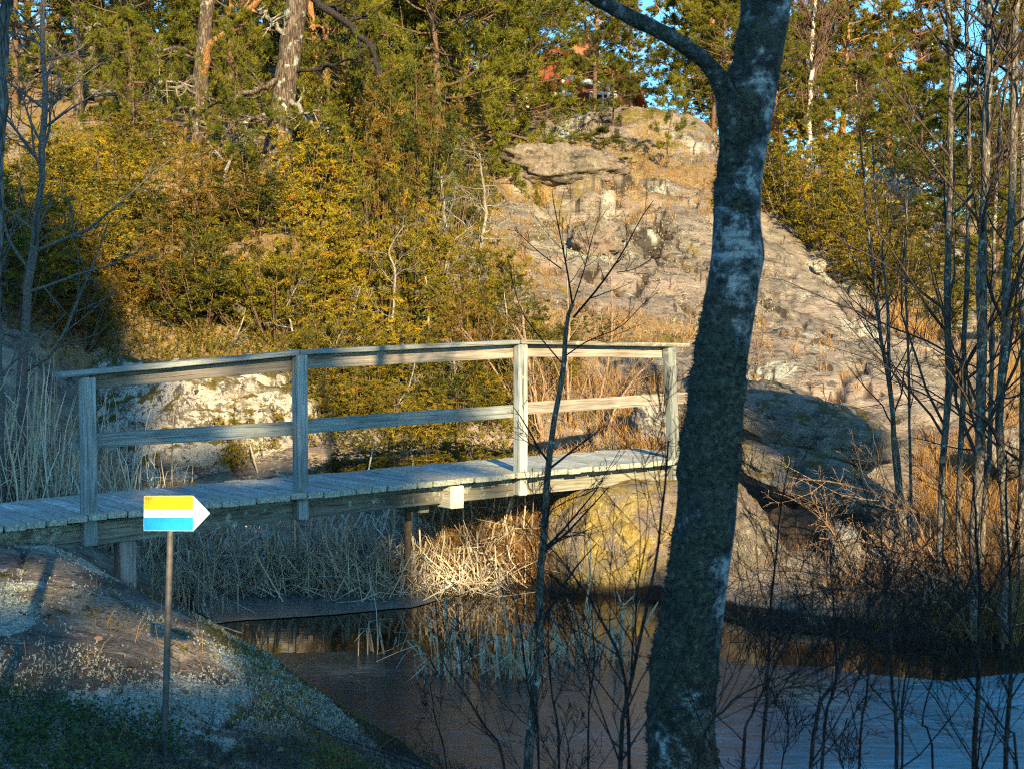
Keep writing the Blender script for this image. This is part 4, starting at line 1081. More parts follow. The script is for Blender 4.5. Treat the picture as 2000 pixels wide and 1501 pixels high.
# ------------------------------------------------------------------ pines
PB = [pine_kit(301 + i, 7.2, (.03, .07, .02)[i], (4.6, 5.2, 4.2)[i], 62, 9, 5, .095, nl=15, w=.015, ln=(.08, .13), dead=4, bend=.2, bark='twig_brown') for i in range(3)]
PT = [pine_kit(311 + i, 11, (.20, .10, .34)[i], (5.8, 5.6, 6.4)[i], 54, 9, 4, .15, 'pine_far', 'pine_bark_red', 14, .036, (.14, .24)) for i in range(3)]
PS = [pine_kit(321, 2.0, .25, 1.1, 16, 4, 2, .022, nl=26, dead=0, bend=.06), pine_kit(322, 2.0, .10, 1.5, 18, 5, 2, .03, nl=26, dead=0, bend=.06)]
PI = [  # kit, column, depth, scale (height, width), label
 (PB[0],850,27.5,1.0,1.0,'bushy pine with bright needle tufts above the dead lichened bush'),
 (PB[1],955,31.5,1.0,1.0,'wide bright pine at the left shoulder of the dome'),
 (PB[2],1040,38,.66,.8,'pine in front of the red house at the top of the dome'),
 (PB[0],1158,41,.56,.8,'pine beside the red roof on the crest'),
 (PB[1],735,30,1.1,1.0,'dark-hearted pine right of the thick trunk'),
 (PB[2],640,28.5,1.05,.95,'pine close behind the thin reddish trunk'),
 (PB[0],260,27.5,.75,.75,'low pine with hanging tufts over the pale rock gully'),
 (PB[1],345,31,.95,.9,'pine behind the thinner big trunk'),
 (PB[2],455,28.5,.8,.85,'pine with drooping tufts between the two big trunks'),
 (PB[0],118,33,1.0,.95,'pine at the upper left behind the crooked limb'),
 (PB[1],35,30,.95,.9,'pine at the upper left picture corner'),
 (PB[2],200,37,1.1,1.1,'pine high on the slope in the upper left'),
 (PB[0],480,35,1.1,1.1,'pine behind the two big trunks higher on the slope'),
 (PB[1],565,39,1.2,1.1,'tall pine behind the thick trunk'),
 (PB[2],820,37,1.2,1.1,'pine behind the bright bushy pine at top centre'),
 (PB[0],900,42,1.2,1.1,'tall pine at the top centre edge of the picture'),
 (PB[1],690,44,1.3,1.2,'far pine at the top left of centre'),
 (PT[1],1168,66,.85,.8,'distant pine left of the sky gap'),
 (PT[1],1222,66,.50,.7,'short distant pine under the sky gap'),
 (PT[0],1392,46,.95,.9,'tall distant pine between the sky gap and the birch trunk'),
 (PT[1],1410,50,1.05,1.0,'distant pine just behind the fork of the birch'),
 (PB[1],1335,43,.40,.7,'bushy pine on the crest under the birch limb'),
 (PB[0],1390,41,.6,.8,'bushy pine on the crest close to the birch trunk'),
 (PT[1],1515,55,1.0,.9,'distant pine immediately right of the birch trunk'),
 (PT[1],1640,52,.78,.85,'distant pine right of the white far birch'),
 (PT[2],1735,56,1.08,1.1,'tall pine with a sunlit orange trunk on the right'),
 (PT[1],1790,62,.95,.9,'distant pine right of the orange trunk'),
 (PT[0],1600,74,1.1,1.1,'far pine behind the white birch'),
 (PT[0],1975,56,.95,1.0,'dark pine at the upper right picture corner'),
 (PT[1],2050,50,1.0,1.0,'pine leaning in from the right picture edge'),
 (PB[0],1850,35,.62,.8,'light green young pine behind the leftmost alder stems'),
 (PB[1],1945,33.5,.66,.85,'bright yellow-green young pine behind the right alder stems'),
 (PB[2],1795,39,.6,.8,'young pine behind the thin twin stems'),
 (PB[1],1700,41,.66,.8,'young pine above the juniper clump'),
 (PB[0],2030,38,.7,.9,'young pine at the right edge behind the alders'),
 (PB[2],1480,44,.8,.9,'bushy pine hidden partly by the birch trunk'),
 (PB[0],60,44,1.25,1.3,'far pine filling the upper left corner behind the nearer ones'),
 (PB[1],300,46,1.3,1.3,'far pine above the pale rock gully'),
 (PB[2],420,47,1.3,1.4,'far pine seen between the two big trunks'),
 (PB[0],520,50,1.35,1.4,'far pine at the back of the old pines'),
 (PB[1],620,48,1.3,1.4,'far pine behind the thin reddish trunk'),
 (PB[2],760,50,1.3,1.4,'far pine in the dark gap right of the thickest trunk'),
 (PB[0],830,47,1.3,1.4,'far pine over the bright bushy pine at top centre'),
 (PB[1],960,52,1.3,1.4,'far pine at the left of the red house'),
 (PB[2],160,52,1.4,1.4,'far pine behind the crooked limb'),
 (PB[0],700,34,1.0,1.0,'pine with drooping boughs right of the dark limb'),
 (PB[1],790,32,1.05,1.05,'pine with the densest bright tufts at top centre'),
 (PB[2],900,30,.85,.95,'low pine brushing the top of the dead lichened shrubs'),
 (PB[0],1000,34,.85,.95,'low bright pine at the left end of the crest'),
 (PB[2],262,24.0,.36,.34,'small pine with fresh green tufts left of the thinner big trunk'),
 (PB[1],462,24.5,.36,.28,'small pine with fresh green tufts between the two big trunks'),
 (PB[0],690,24.6,.5,.5,'small pine with fresh green tufts right of the thickest trunk'),
 (PS[0],1302,31.5,1.0,1.0,'slim young pine standing alone on the dome'),
 (PS[1],1195,35.5,.85,.9,'young pine on the crest left of the slim one'),
 (PS[1],1180,30.6,.42,1.15,'dwarf pine bush spreading flat on the dome'),
 (PS[1],1130,31.2,.34,.85,'second dwarf pine bush at the left of the flat one'),
]
for i, (kit, px, Y, hs, ws, lb) in enumerate(PI):
    kit_thing(kit, 'pine_tree', lb, 'pine', spot(px, Y, .05), i * 2.1, (ws, ws, hs), 'pines on the hill')
FARROW = ((1430,.9,'pine of the farthest row hidden mostly by the birch trunk'),(1490,.9,'pine of the farthest row at the right rim of the birch trunk'),(1560,1.0,'pine of the farthest row left of the white birch'),(1680,.8,'pine of the farthest row left of the orange trunk'),
 (1760,.75,'pine of the farthest row right of the orange trunk'),(1850,.45,'lowest pine of the farthest row, under the right sky gap'),(1920,.5,'low pine of the farthest row behind the thickest alder'),(1995,.7,'pine of the farthest row at the right picture edge'),(2080,.9,'pine of the farthest row just outside the right picture edge'))
for i, (px, h, lb) in enumerate(FARROW):
    kit_thing(PT[i % 3], 'pine_tree', lb, 'pine', spot(px, 88 + 5 * (i % 3)), i, (1.2, 1.2, h), 'distant pine row')

# the big old pines on the left: trunks drawn through the photograph, limbs and tufts of their own
def old_pine(label, path, Y, widths, limbs, seed, tuft_n=5, bark='pine_bark'):
    rng = np.random.default_rng(seed)
    pts = [at(px, py, Y) for px, py in path]; base = gpt(path[0][0], Y); pts[0][2] = min(pts[0][2], base.z - .1)
    P = stem_from(pts, 18, .012, rng); root = thing('pine_tree', label, 'pine', Vector(P[0]), 0, 'old pines with big trunks')
    w = np.interp(np.linspace(0, 1, 18), np.linspace(0, 1, len(widths)), widths) * Y / F * .5
    V, q = tubes((P - P[0])[None], w[None], 16)
    P3 = V; nn = fbm(P3[:, 0] * 9, P3[:, 1] * 9, P3[:, 2] * 3, 3, seed); cen = np.repeat(P - P[0], 16, 0)
    V = cen + (V - cen) * (1 + .14 * nn)[:, None]
    obj('trunk', mesh_from('trunk', V, [q], M[bark], None, True), root)
    C = []; D = []
    for k, (lp, lw, mat, nt, dY) in enumerate(limbs):
        L = stem_from([at(px, py, Y + dY * j / max(1, len(lp) - 1)) for j, (px, py) in enumerate(lp)], 14, .03, rng)
        lr = np.linspace(lw[0], lw[1], 14) * Y / F * .5
        mb = MB(); V, q = tubes((L - L[0])[None], lr[None], 8); mb.add(V, q)
        s1, r1, _ = grow(L[None], lr[None], 9, rng, .34, (35, 80), .05, .22, (.2, 1), 6)
        V, q = tubes(s1 - L[0], np.maximum(r1, .004), 4); mb.add(V, q)
        s2, r2, _ = grow(s1, r1, 4, rng, .5, (25, 70), .1, .2, (.2, 1), 4)
        V, q = tubes(s2 - L[0], np.maximum(r2, .003), 3); mb.add(V, q)
        obj('limb', mb.mesh('limb', M[mat], True), root, Vector(L[0] - P[0]))
        if nt:
            s3, r3, _ = grow(s2, r2, nt, rng, .6, (20, 60), .2, .1, (.3, 1), 3)
            e = np.concatenate([s2[:, -1], s3[:, -1]]); p_ = np.concatenate([s2[:, -2], s3[:, -2]]); C.append(e - P[0]); D.append(nrm(e - p_ + np.array([0, 0, .03])))
    if C:
        C = np.concatenate(C); D = np.concatenate(D)
        obj('crown', tufts_mesh('crown', C, D, .45 + rng.normal(0, .16, len(C)), M['pine'], rng, 26, (.06, .10), .008), root)
    return root

old_pine('old pine with the thickest grey trunk, rising from the junipers', [(520,390),(534,330),(545,260),(556,170),(572,70),(586,-30),(596,-160)], 23.6, [58,56,50,46,44,42,40],
  [([(560,150),(500,175),(440,200),(400,190)],(12,4),'pine_bark',5,-1.5), ([(556,185),(600,230),(640,260)],(12,4),'twig_pale',2,-1), ([(570,90),(530,40),(505,20)],(12,6),'twig_pale',0,-.5),
   ([(592,-20),(640,18),(690,60),(735,105),(738,150)],(16,9),'twig_dark',2,-1), ([(572,140),(640,128),(700,112)],(8,4),'twig_dark',0,-1), ([(552,220),(480,235),(430,270)],(10,3),'pine_bark',5,-2)], 401)  # shade on the two dark limbs painted in as dark bark
old_pine('old pine with the thinner grey trunk and an orange limb, left of the thickest one', [(376,300),(386,230),(393,150),(400,60),(406,-20),(410,-140)], 26.2, [34,32,30,28,27,26],
  [([(396,150),(410,105),(440,60),(480,25),(520,-10)],(17,13),'pine_bark_red',1,-1), ([(400,110),(340,95),(290,105),(245,125)],(9,4),'pine_bark',3,-2), ([(392,180),(330,170),(280,150)],(9,3),'twig_pale',2,-2), ([(386,235),(450,255),(500,300)],(8,4),'twig_pale',0,-1)], 402)
old_pine('slender pine with a long crooked limb at upper left', [(152,220),(154,150),(152,80),(150,0),(150,-100)], 29, [20,19,18,17,16],
  [([(240,90),(170,103),(110,125),(60,160),(25,175)],(15,9),'pine_bark',1,0), ([(152,60),(210,40),(245,60)],(9,4),'twig_pale',1,-1)], 403)
old_pine('thin reddish pine trunk right of the thickest one', [(628,215),(622,150),(614,80),(606,10),(600,-90)], 25, [15,14,13,12,11],
  [([(618,50),(640,60),(652,90)],(6,3),'pine_bark_red',1,-1)], 404, bark='pine_bark_red')

# ------------------------------------------------------------------ leafless trees and shrubs
def rg(k): return np.random.default_rng(k)

def pixstem(path, Y, dY=0, root_to_ground=True):
    P = [at(px, py, Y + dY * i / max(1, len(path) - 1)) for i, (px, py) in enumerate(path)]
    if root_to_ground:
        g = gpt(path[0][0], Y); P[0] = np.array([P[0][0], P[0][1], min(P[0][2], max(g.z, -.3) - .08)])
    return P

# the big birch in front
def front_birch():
    Yb = 4.2; rng = rg(500)
    path = [(1318,1760,150),(1330,1600,142),(1334,1500,134),(1331,1400,139),(1337,1300,138),(1352,1200,127),(1366,1100,124),(1378,1000,123),(1386,900,119),(1398,800,110),(1411,700,105),(1426,600,105),(1439,500,103),(1443,400,97),(1452,300,95),(1464,200,98),(1483,100,95),(1495,0,99),(1506,-120,94),(1512,-300,88),(1520,-600,78),(1500,-1000,66),(1510,-1500,52),(1490,-2100,34),(1500,-2600,16)]
    P = np.array([at(a, b, Yb) for a, b, c in path]); rad = np.array([c for *_, c in path]) * Yb / F * .48
    base = P[0].copy(); base[2] = float(gz(np.array([base[0]]), np.array([Yb]))[0]) - .05
    P[0] = base
    root = thing('birch_tree', 'thick leaning birch trunk with dark moss on its bark in the right foreground', 'birch', Vector(base))
    n = 420; Ps = stem_from(P, n); rs = np.interp(np.linspace(0, len(P) - 1, n), np.arange(len(P)), rad)
    V, q = tubes((Ps - base)[None], rs[None], 72)
    cen = np.repeat(Ps - base, 72, 0); d = V - cen; dn = nrm(d)
    left = np.clip(-dn[:, 0] * .8 + .1 - dn[:, 1] * .3, -1, 1)
    nz = fbm(V[:, 0] * 7, V[:, 1] * 7, V[:, 2] * 5, 4, 77); nb = fbm(V[:, 0] * 30, V[:, 1] * 30, V[:, 2] * 30, 3, 79)
    mossy = left * .42 + nz * 1.7 + .12 * nb + .45 * np.exp(-((V[:, 2] + base[2] - 1.1) / 1.0) ** 2)
    cover = sstep(.15, .5, mossy)
    bul = .010 * fbm(V[:, 0] * 4, V[:, 1] * 4, V[:, 2] * 3, 3, 81)
    hb = at(1488, 500, Yb)[2] - base[2]; bul = bul + .012 * np.exp(-((V[:, 2] - hb) / .06) ** 2) * np.clip(dn[:, 0], 0, 1)
    V = V + dn * (bul + cover * (.004 + .009 * nb))[:, None]
    obj('trunk', mesh_from('trunk', V, [q], M['birch'], dict(moss=mossy), True), root)
    # moss and lichen tufts standing off the bark
    pick = np.where((cover > .6) & (V[:, 2] < 3.6))[0]; pick = rng.choice(pick, 3600)
    C = V[pick] + dn[pick] * .001; D = nrm(dn[pick] + rng.normal(0, .45, (len(pick), 3)) + np.array([0, 0, -.1]))
    mm = sprays_mesh('moss', C, D, .25 + .25 * rng.normal(size=len(C)), M['bark_moss'], rng, 7, (.003, .0075), .003, .9, .007)
    mo = obj('moss', mm, root); mo['kind'] = 'stuff'
    lp = [(1452,330,70),(1432,240,58),(1413,175,40),(1385,128,32),(1340,92,30),(1290,62,29),(1235,36,28),(1180,5,28),(1135,-25,27),(1050,-90,24),(940,-190,20),(830,-330,14),(760,-480,8)]
    L = np.array([at(a, b, Yb - .35 * i / (len(lp) - 1)) for i, (a, b, c) in enumerate(lp)]); lr = np.array([c for *_, c in lp]) * Yb / F * .5
    n = 90; Ls = stem_from(L, n); ls = np.interp(np.linspace(0, len(L) - 1, n), np.arange(len(L)), lr)
    V, q = tubes((Ls - Ls[0])[None], ls[None], 24); cen = np.repeat(Ls - Ls[0], 24, 0); dn = nrm(V - cen)
    V = V + dn * (.004 * fbm(V[:, 0] * 20, V[:, 1] * 20, V[:, 2] * 20, 3, 85))[:, None]
    obj('limb', mesh_from('limb', V, [q], M['birch'], dict(moss=np.full(len(V), .35)), True), root, Vector(Ls[0] - base))
    for k, (t, s) in enumerate(((19, 1.6), (20, 2.0), (21, 1.5), (22, 1.2), (20, 1.7), (21, 1.9))):
        Q, r, _ = grow(P[t:t + 2][None], rad[t:t + 2][None] * .6, 1, rng, .01, (35, 65), .2, .1, (.1, .9), 8)
        Q = Q[:, :1] + (Q - Q[:, :1]) / np.linalg.norm(Q[:, -1:] - Q[:, :1], axis=-1, keepdims=True) * s
        mb = MB(); V, q = tubes(Q - Q[0, 0], r, 6); mb.add(V, q)
        a, b, _ = grow(Q, r, 9, rng, .5, (25, 55), .1, .1); V, q = tubes(a - Q[0, 0], b, 4); mb.add(V, q)
        a2, b2, _ = grow(a, b, 5, rng, .5, (25, 55), -.1, .1); V, q = tubes(a2 - Q[0, 0], np.maximum(b2, .0015), 3); mb.add(V, q)
        obj('branch', mb.mesh('branch', M['twig_dark'], True), root, Vector(Q[0, 0] - base))
front_birch()

def stemlist(items, name, cat, group, **kw):
    for i, (path, Y, w0, w1, nb, lb, ex) in enumerate(items):
        k = dict(kw); k.update(ex); P = pixstem(path, Y)
        bare_plant(name, lb, cat, P, w0 * Y / F * .43, w1 * Y / F * .43, rg(k.pop('seed', 600) + i), nb, group=group, **k)

# left edge
LEFT = [
 ([(30,905),(38,800),(50,680),(60,560),(70,440),(82,330),(88,230),(86,120),(84,20),(90,-80)], 12.9, 27, 7, 26, 'slim bluish-grey bare tree left of the bridge railing', dict(mat='sapling_bark', tmat='sapling_bark', lenf=.32, sub=((6,.5),(4,.5)), ang=(40,70), up=.10, wob=.13, tr=(.10,.96))),
 ([(2,930),(2,820),(0,700),(-4,560),(-6,420)], 12.4, 16, 8, 12, 'thin grey stem cut by the left picture edge behind the reeds', dict(mat='sapling_bark', tmat='sapling_bark', lenf=.42, sub=((5,.5),(3,.5)))),
 ([(-30,1180),(-16,700),(-2,330),(6,150),(10,0),(12,-150)], 6.0, 34, 22, 5, 'dark birch trunk cut by the upper left picture edge', dict(mat='birch_dark', tmat='twig_dark', tr=(.8,.97), lenf=.12)),
]
stemlist(LEFT, 'bare_tree', 'tree', 'bare trees at the left', seed=610)

# right-hand alders on the far bank
ALD = [
 ([(1828,1110),(1838,1000),(1846,850),(1850,700),(1853,500),(1856,300),(1854,120),(1850,0),(1846,-150)], 10.7, 19, 11, 16, 'straight dark alder stem, leftmost of the tall ones on the right', {}),
 ([(1868,1150),(1872,1000),(1878,850),(1884,700),(1890,500),(1893,300),(1890,120),(1888,0),(1880,-150)], 10.9, 15, 8, 14, 'thin alder stem between the two thickest on the right', dict(lenf=.36)),
 ([(1905,1195),(1908,1050),(1912,900),(1917,700),(1920,500),(1926,300),(1931,120),(1936,0),(1945,-150)], 10.3, 27, 15, 18, 'thickest alder trunk on the right bank', {}),
 ([(1962,1205),(1966,1050),(1958,920),(1955,780),(1962,600),(1972,400),(1978,220),(1984,60),(1990,-120)], 10.2, 25, 13, 16, 'crooked alder trunk right of the thickest one', {}),
 ([(1915,1120),(1925,960),(1935,800),(1940,650),(1940,500),(1948,330),(1962,180),(1975,60)], 11.3, 13, 7, 12, 'slender alder stem just behind the thickest trunk', dict(lenf=.36)),
 ([(1990,1180),(1996,1000),(1998,800),(1996,600),(1994,430),(1998,250),(2003,80)], 11.0, 17, 9, 12, 'alder stem at the very right picture edge', {}),
 ([(1768,1030),(1748,900),(1738,760),(1720,640),(1702,500),(1690,380),(1678,250)], 12.2, 12, 4, 12, 'left one of the thin twin stems before the rocky apron', dict(lenf=.34)),
 ([(1776,1035),(1756,920),(1742,800),(1736,650),(1726,520),(1712,400),(1704,280)], 12.0, 11, 4, 10, 'right one of the thin twin stems before the rocky apron', dict(lenf=.34)),
 ([(1785,1060),(1778,900),(1774,700),(1768,520),(1772,400),(1776,330)], 11.6, 8, 3, 9, 'hair-thin sapling right of the twin stems', dict(lenf=.3)),
 ([(1925,1210),(1870,1150),(1800,1120),(1730,1098),(1660,1090)], 10.4, 13, 4, 8, 'leaning alder shoot reaching out left over the dark water', dict(lenf=.35, ang=(25,50), up=.15)),
]
stemlist(ALD, 'alder_tree', 'tree', 'bare alders on the right bank', mat='alder_bark', tmat='twig_red', lenf=.36, sub=((5,.55),(4,.5)), ang=(35,60), up=.16, wob=.12, tr=(.22,.97), seed=640)

# twiggy willows, lit, over the right bank
WIL = [
 ([(1900,1190),(1850,1120),(1780,1085),(1700,1060),(1600,1050)], 10.6, 11, 4, 12, 'sunlit willow bough stretching left across the cave mouth', {}),
 ([(1910,1230),(1860,1190),(1780,1150),(1700,1155),(1620,1150),(1520,1180)], 10.3, 10, 3, 12, 'low sunlit willow bough closest to the dark water', {}),
 ([(1880,1180),(1840,1080),(1790,1000),(1700,960),(1620,940),(1540,930)], 11.0, 9, 3, 12, 'upper willow bough in front of the rock shelf', {}),
 ([(1690,1190),(1660,1100),(1620,1030),(1560,980),(1510,960)], 11.2, 7, 2, 10, 'small willow shoot below the streaked rock slab', {}),
 ([(1950,1240),(1985,1150),(2010,1050),(2020,950)], 10.1, 8, 3, 10, 'willow shoot at the right picture edge over the dry tussocks', {}),
 ([(1800,1200),(1790,1120),(1760,1040),(1740,960)], 10.8, 7, 3, 12, 'upright willow shoot between the cave and the alders', {}),
]
stemlist(WIL, 'willow_shrub', 'shrub', 'bare willows on the right bank', mat='twig_brown', tmat='twig_tan', lenf=.42, sub=((6,.5),(4,.5)), ang=(30,65), up=.12, wob=.16, tr=(.12,.98), seed=680)

# yellowish thickets behind the third bay of the railing
THK = [
 ([(1062,860),(1050,800),(1040,740),(1028,680),(1020,600)], 16.2, 13, 4, 12, 'sunlit pale sapling behind the third railing post', {}),
 ([(1120,868),(1112,800),(1108,720),(1112,640),(1108,540)], 16.4, 9, 3, 12, 'straight yellow-brown sapling behind the right railing bay', {}),
 ([(1180,865),(1200,800),(1240,740),(1290,690)], 16.0, 8, 3, 12, 'fanning brown sapling leaning right behind the right railing bay', {}),
 ([(1150,868),(1165,800),(1190,700),(1196,600),(1190,500)], 16.6, 8, 2, 12, 'upright twiggy sapling before the rocky dome', {}),
 ([(1090,866),(1075,790),(1055,720),(1010,640)], 16.8, 7, 2, 10, 'thin sapling leaning left over the third railing post', {}),
 ([(1215,868),(1250,810),(1290,770),(1330,740)], 15.8, 7, 2, 10, 'low twiggy shoot beside the white-patched boulder', {}),
 ([(1030,860),(1000,780),(950,700),(900,640)], 16.6, 8, 2, 10, 'long pale shoot crossing behind the third post', {}),
]
stemlist(THK, 'sapling', 'sapling', 'sunlit saplings behind the bridge', mat='twig_tan', tmat='twig_tan', lenf=.45, sub=((5,.5),(4,.5)), ang=(20,50), up=.2, wob=.12, tr=(.08,.97), seed=700)

# dead shrubs grey with lichen
DEAD = [
 ([(880,640),(872,560),(876,480),(868,410),(862,345)], 19.2, 15, 4, 22, 'dead shrub white with lichen beside the dome', {}),
 ([(940,600),(935,520),(948,430),(944,350),(936,300)], 20.5, 12, 3, 22, 'second dead lichened shrub close right of the first', {}),
 ([(850,700),(838,640),(842,590),(830,540)], 18.2, 9, 3, 14, 'pale dead branches among the junipers above the handrail', {}),
 ([(690,700),(702,660),(690,610),(705,560)], 17.4, 8, 2, 12, 'bleached dead twigs between junipers near the middle of the slope', {}),
 ([(420,760),(440,700),(470,640),(480,600)], 16.9, 7, 2, 12, 'bleached dead twigs above the sunlit rock face', {}),
 ([(640,800),(660,740),(650,690),(672,640)], 16.0, 7, 2, 14, 'bleached dead twigs just right of the middle post', {}),
 ([(760,860),(772,800),(800,750),(812,700)], 15.7, 7, 2, 14, 'bleached dead twigs behind the middle of the long bay', {}),
 ([(880,840),(868,780),(890,720),(880,660)], 16.3, 8, 2, 14, 'bleached dead twigs behind the railing above the cross beam end', {}),
 ([(560,700),(572,650),(560,600),(590,540)], 17.0, 7, 2, 14, 'bleached dead twigs over the handrail at the middle post', {}),
 ([(960,760),(970,690),(990,640),(985,570)], 17.6, 8, 2, 14, 'bleached dead twigs rising above the third post', {}),
 ([(760,600),(772,540),(760,490),(790,440)], 17.9, 7, 2, 14, 'bleached dead twigs in front of the columnar juniper', {}),
 ([(430,300),(470,270),(520,255),(560,260)], 23.0, 9, 3, 14, 'tangle of dead pine twigs between the two big trunks', {}),
 ([(330,215),(300,180),(340,160),(380,170)], 24.5, 9, 3, 14, 'lichen-bearded dead boughs left of the thinner big trunk', {}),
]
stemlist(DEAD, 'dead_shrub', 'shrub', 'dead lichened shrubs', mat='twig_pale', tmat='twig_pale', lenf=.40, sub=((6,.5),(5,.5)), ang=(45,85), up=.0, wob=.22, tr=(.08,.98), seed=720)

# sapling in front of the bridge
def front_sapling():
    Y = 6.7; rng = rg(760)
    P = pixstem([(1022,1560),(1034,1460),(1048,1320),(1056,1180),(1066,1050),(1072,930),(1086,820),(1098,720),(1108,640),(1118,595)], Y)
    root = bare_plant('sapling', 'slender bare sapling forking high above the handrail in front of the bridge', 'sapling', P, 9.5 * Y / F, 3.4 * Y / F, rng, 7, .20, ((4,.5),(3,.5)), 'alder_bark', 'twig_dark', (40,65), .1, .06, (.25,.6))
    for k, (lp, w) in enumerate((([(1118,595),(1108,530),(1096,470),(1082,400),(1078,370)], 5), ([(1118,595),(1140,530),(1158,460),(1174,415)], 4.5), ([(1120,620),(1170,560),(1215,495),(1250,430),(1276,392)], 6), ([(1096,525),(1050,490),(1005,448)], 3.5), ([(1205,532),(1240,525),(1277,502)], 3),
        ([(1100,712),(1060,665),(1020,610),(1000,545),(990,500)], 4), ([(1105,695),(1150,665),(1210,640),(1250,600),(1285,570)], 3.5), ([(1075,905),(1040,860),(1010,830)], 3), ([(1070,1000),(1110,975),(1160,955),(1215,870)], 3))):
        L = stem_from([at(a, b, Y + .02 * (k % 3) + .12 * j * (1 if k % 2 else -1)) for j, (a, b) in enumerate(lp)], 10); lr = np.linspace(w * .8, 1.1, 10) * Y / F * .5
        mb = MB(); V, q = tubes((L - L[0])[None], lr[None], 6); mb.add(V, q)
        a, b, _ = grow(L[None], lr[None], 8, rng, .34, (25, 50), .15, .08, (.15, .97)); V, q = tubes(a - L[0], np.maximum(b, .0012), 4); mb.add(V, q)
        a2, b2, _ = grow(a, b, 3, rng, .4, (25, 50), .1, .1); V, q = tubes(a2 - L[0], np.maximum(b2, .001), 3); mb.add(V, q)
        obj('branch', mb.mesh('branch', M['twig_dark'], True), root, Vector(L[0] - P[0]))
front_sapling()

# dark saplings on the near bank, close to the camera
NEAR = [
 ([(1062,1580),(1052,1450),(1030,1330),(1012,1200),(985,1120)], 4.6, 7, 2, 9, 'thin dark sapling left of the one that forks before the bridge', {}),
 ([(1095,1580),(1090,1450),(1078,1350),(1070,1250),(1078,1120)], 4.4, 7, 2, 8, 'dark sapling just right of the forking sapling foot', {}),
 ([(1205,1600),(1212,1450),(1235,1320),(1262,1180),(1286,1060),(1300,930),(1306,860)], 4.0, 12, 4, 12, 'tall dark sapling close left of the birch foot', {}),
 ([(1232,1600),(1228,1430),(1215,1300),(1170,1200),(1110,1110),(1050,1040)], 4.3, 10, 3, 11, 'dark sapling bending far left over the ice', {}),
 ([(1150,1600),(1148,1480),(1150,1380),(1160,1290),(1155,1190)], 4.8, 6, 2, 8, 'short dark sapling midway between forking sapling and birch', {}),
 ([(1440,1600),(1450,1480),(1470,1390),(1520,1290),(1560,1200)], 4.0, 9, 3, 11, 'dark sapling immediately right of the birch foot', {}),
 ([(1475,1600),(1490,1440),(1500,1330),(1504,1200),(1515,1080),(1530,960),(1546,900)], 4.4, 9, 3, 11, 'dark sapling reaching up before the cave right of the birch', {}),
 ([(1560,1600),(1588,1440),(1632,1330),(1660,1240),(1720,1160),(1760,1090)], 3.8, 11, 3, 11, 'slanting dark sapling leaning right over the blue ice', {}),
 ([(1605,1600),(1608,1450),(1634,1330),(1628,1200),(1620,1050)], 4.2, 9, 3, 10, 'upright dark sapling beside the slanting one', {}),
 ([(1672,1600),(1680,1450),(1694,1350),(1700,1250),(1740,1120)], 4.5, 8, 2, 10, 'dark sapling in the middle of the blue ice', {}),
 ([(1745,1600),(1750,1460),(1742,1340),(1736,1240),(1728,1120),(1720,1000)], 3.9, 11, 3, 11, 'stout dark sapling before the blue ice', {}),
 ([(1768,1600),(1762,1450),(1766,1340),(1800,1240),(1850,1150)], 4.6, 7, 2, 9, 'thin dark sapling right of the stout one', {}),
 ([(1840,1600),(1820,1470),(1800,1410),(1830,1300),(1850,1200)], 4.3, 7, 2, 9, 'crooked dark sapling between stout and tallest ones', {}),
 ([(1896,1600),(1905,1440),(1912,1300),(1913,1150),(1904,1000),(1900,930)], 4.1, 13, 4, 12, 'tallest dark sapling in front of the alder trunks', {}),
 ([(1962,1600),(1966,1440),(1974,1300),(1972,1150),(1966,1000),(1966,890)], 4.0, 13, 4, 12, 'dark sapling next to the right picture edge', {}),
 ([(2010,1600),(1985,1480),(1960,1420),(1900,1340),(1840,1270),(1790,1200)], 4.2, 8, 2, 10, 'dark sapling leaning in from the lower right corner', {}),
 ([(880,1600),(870,1480),(850,1400),(840,1330)], 5.6, 5, 2, 7, 'thin twig sapling at the tip of the rock mound', {}),
 ([(1002,1600),(985,1490),(950,1420),(905,1350),(862,1280),(850,1170)], 4.7, 7, 2, 9, 'dark sapling arching left toward the broken reeds', {}),
 ([(1330,1620),(1360,1500),(1420,1380),(1500,1330),(1560,1310)], 3.6, 8, 2, 9, 'dark sapling crossing the birch foot', {}),
 ([(1530,1620),(1525,1520),(1540,1440),(1535,1360)], 4.9, 5, 2, 10, 'small bushy dark sapling low right of the birch', {}),
 ([(1640,1620),(1650,1540),(1640,1470),(1655,1400)], 4.9, 5, 2, 10, 'small bushy dark sapling before the blue ice', {}),
 ([(1120,1620),(1105,1540),(1110,1460),(1095,1400)], 5.0, 5, 2, 9, 'small dark twig bush below the forking sapling', {}),
]
stemlist(NEAR, 'sapling', 'sapling', 'dark saplings on the near bank', mat='twig_dark', tmat='twig_dark', lenf=.42, sub=((5,.5),(3,.45)), ang=(25,50), up=.16, wob=.10, tr=(.12,.96), rmin=.0011, seed=800, sides=7)
